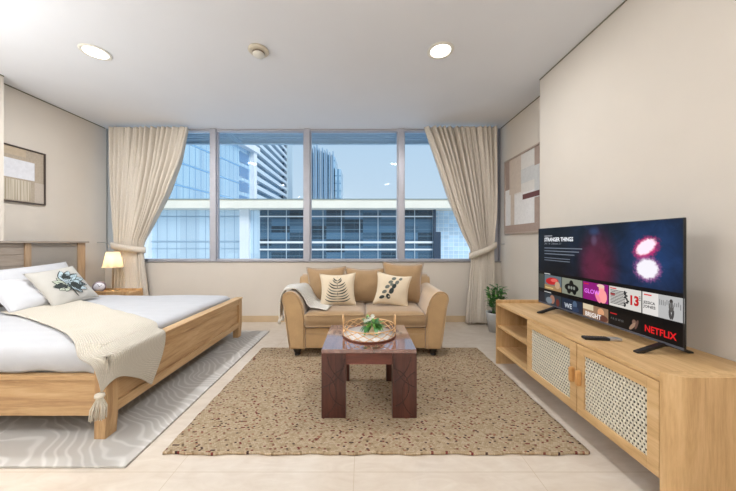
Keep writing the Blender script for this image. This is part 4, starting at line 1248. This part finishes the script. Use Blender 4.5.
# ------------------------------------------------------------------ world, lamps, camera
_ = None
w = bpy.data.worlds.new('sky'); S.world = w; w.use_nodes = True
tt = NT(w); bg = tt.n['Background']
g_ = tt.new('ShaderNodeTexCoord'); sp = tt.new('ShaderNodeSeparateXYZ'); tt.l.new(g_.outputs['Generated'], sp.inputs[0])
col = tt.ramp(sp.outputs[2], [(0, lin((206,220,230))), (.12, lin((192,214,232))), (.35, lin((180,208,232))), (1, lin((150,190,232)))])
tt.l.new(col, bg.inputs[0]); bg.inputs[1].default_value = .97

def lamp(name, kind, loc, energy, col, **kw):
    d = bpy.data.lights.new(name, kind); d.energy = energy; d.color = col
    for k, v in kw.items(): setattr(d, k, v)
    o = bpy.data.objects.new(name, d); C.objects.link(o); o.location = loc; return o
sun = lamp('sun', 'SUN', (0,-20,40), 2.3, (1,.97,.92), angle=.5); sun.rotation_euler = (math.radians(52), 0, math.radians(38))
for (x, y) in LIGHTS:
    lamp('downlight_lamp', 'AREA', (x, y, H-.012), (34 if x < 0 else 17) if y > 2 else (24 if x < 0 else 8) if y > 0 else 12, (.97,.98,1), shape='DISK', size=.17)
bowl_m = plain('fill_lamp_metal', (150,146,140), .4, .6)  # floor lamps out of view, added to brighten the room off the ceiling
for (x, y, en, lab) in ((-3.05,.75,48,'added torchiere fill lamp with an open bowl near the bed, out of view'), (1.42,.15,5,'added torchiere fill lamp with an open bowl by the television wall, out of view'),
                    (-.8,-1.7,58,'added torchiere fill lamp with an open bowl at the back, out of view')):
    t = thing('added_floor_lamp', lab, 'lamp', (x,y,0), 'added torchiere fill lamps')
    b = BM(); lathe(b, [(.001,0),(.14,0),(.14,.02),(.012,.03),(.001,.03)], (x,y,0), 32); obj('base', b, bowl_m, t)
    b = BM(); tube(b, [(x,y,.02),(x,y,1.70)], .011, 12); obj('pole', b, bowl_m, t)
    b = BM(); lathe(b, [(.02,1.69),(.10,1.71),(.19,1.78),(.185,1.785),(.10,1.72),(.001,1.70)], (x,y,0), 40, cap=False); obj('bowl', b, bowl_m, t, smooth=True)
    l = lamp('added_fill_lamp', 'AREA', (x,y,1.775), en, (.93,.97,1), shape='DISK', size=.34); l.rotation_euler = (PI,0,0)
lamp('bulb_lamp', 'POINT', (LX, LY, z0+.435), 9, (1,.76,.46), shadow_soft_size=.03)

cam = bpy.data.cameras.new('camera'); co = bpy.data.objects.new('camera', cam); C.objects.link(co)
co.location = (0,0,1.15); co.rotation_euler = (PI/2,0,0)
cam.sensor_width = 36; cam.lens = 283/736*36; cam.shift_x = (368-363)/736; cam.shift_y = -(245.5-242.5)/736; cam.clip_end = 2000
S.camera = co
vs_ = S.view_settings; vs_.view_transform = 'Standard'; vs_.look = 'None'; vs_.gamma = 1; vs_.exposure = .17; vs_.use_curve_mapping = False
for o in S.objects:
    if '_o' in o: del o['_o']
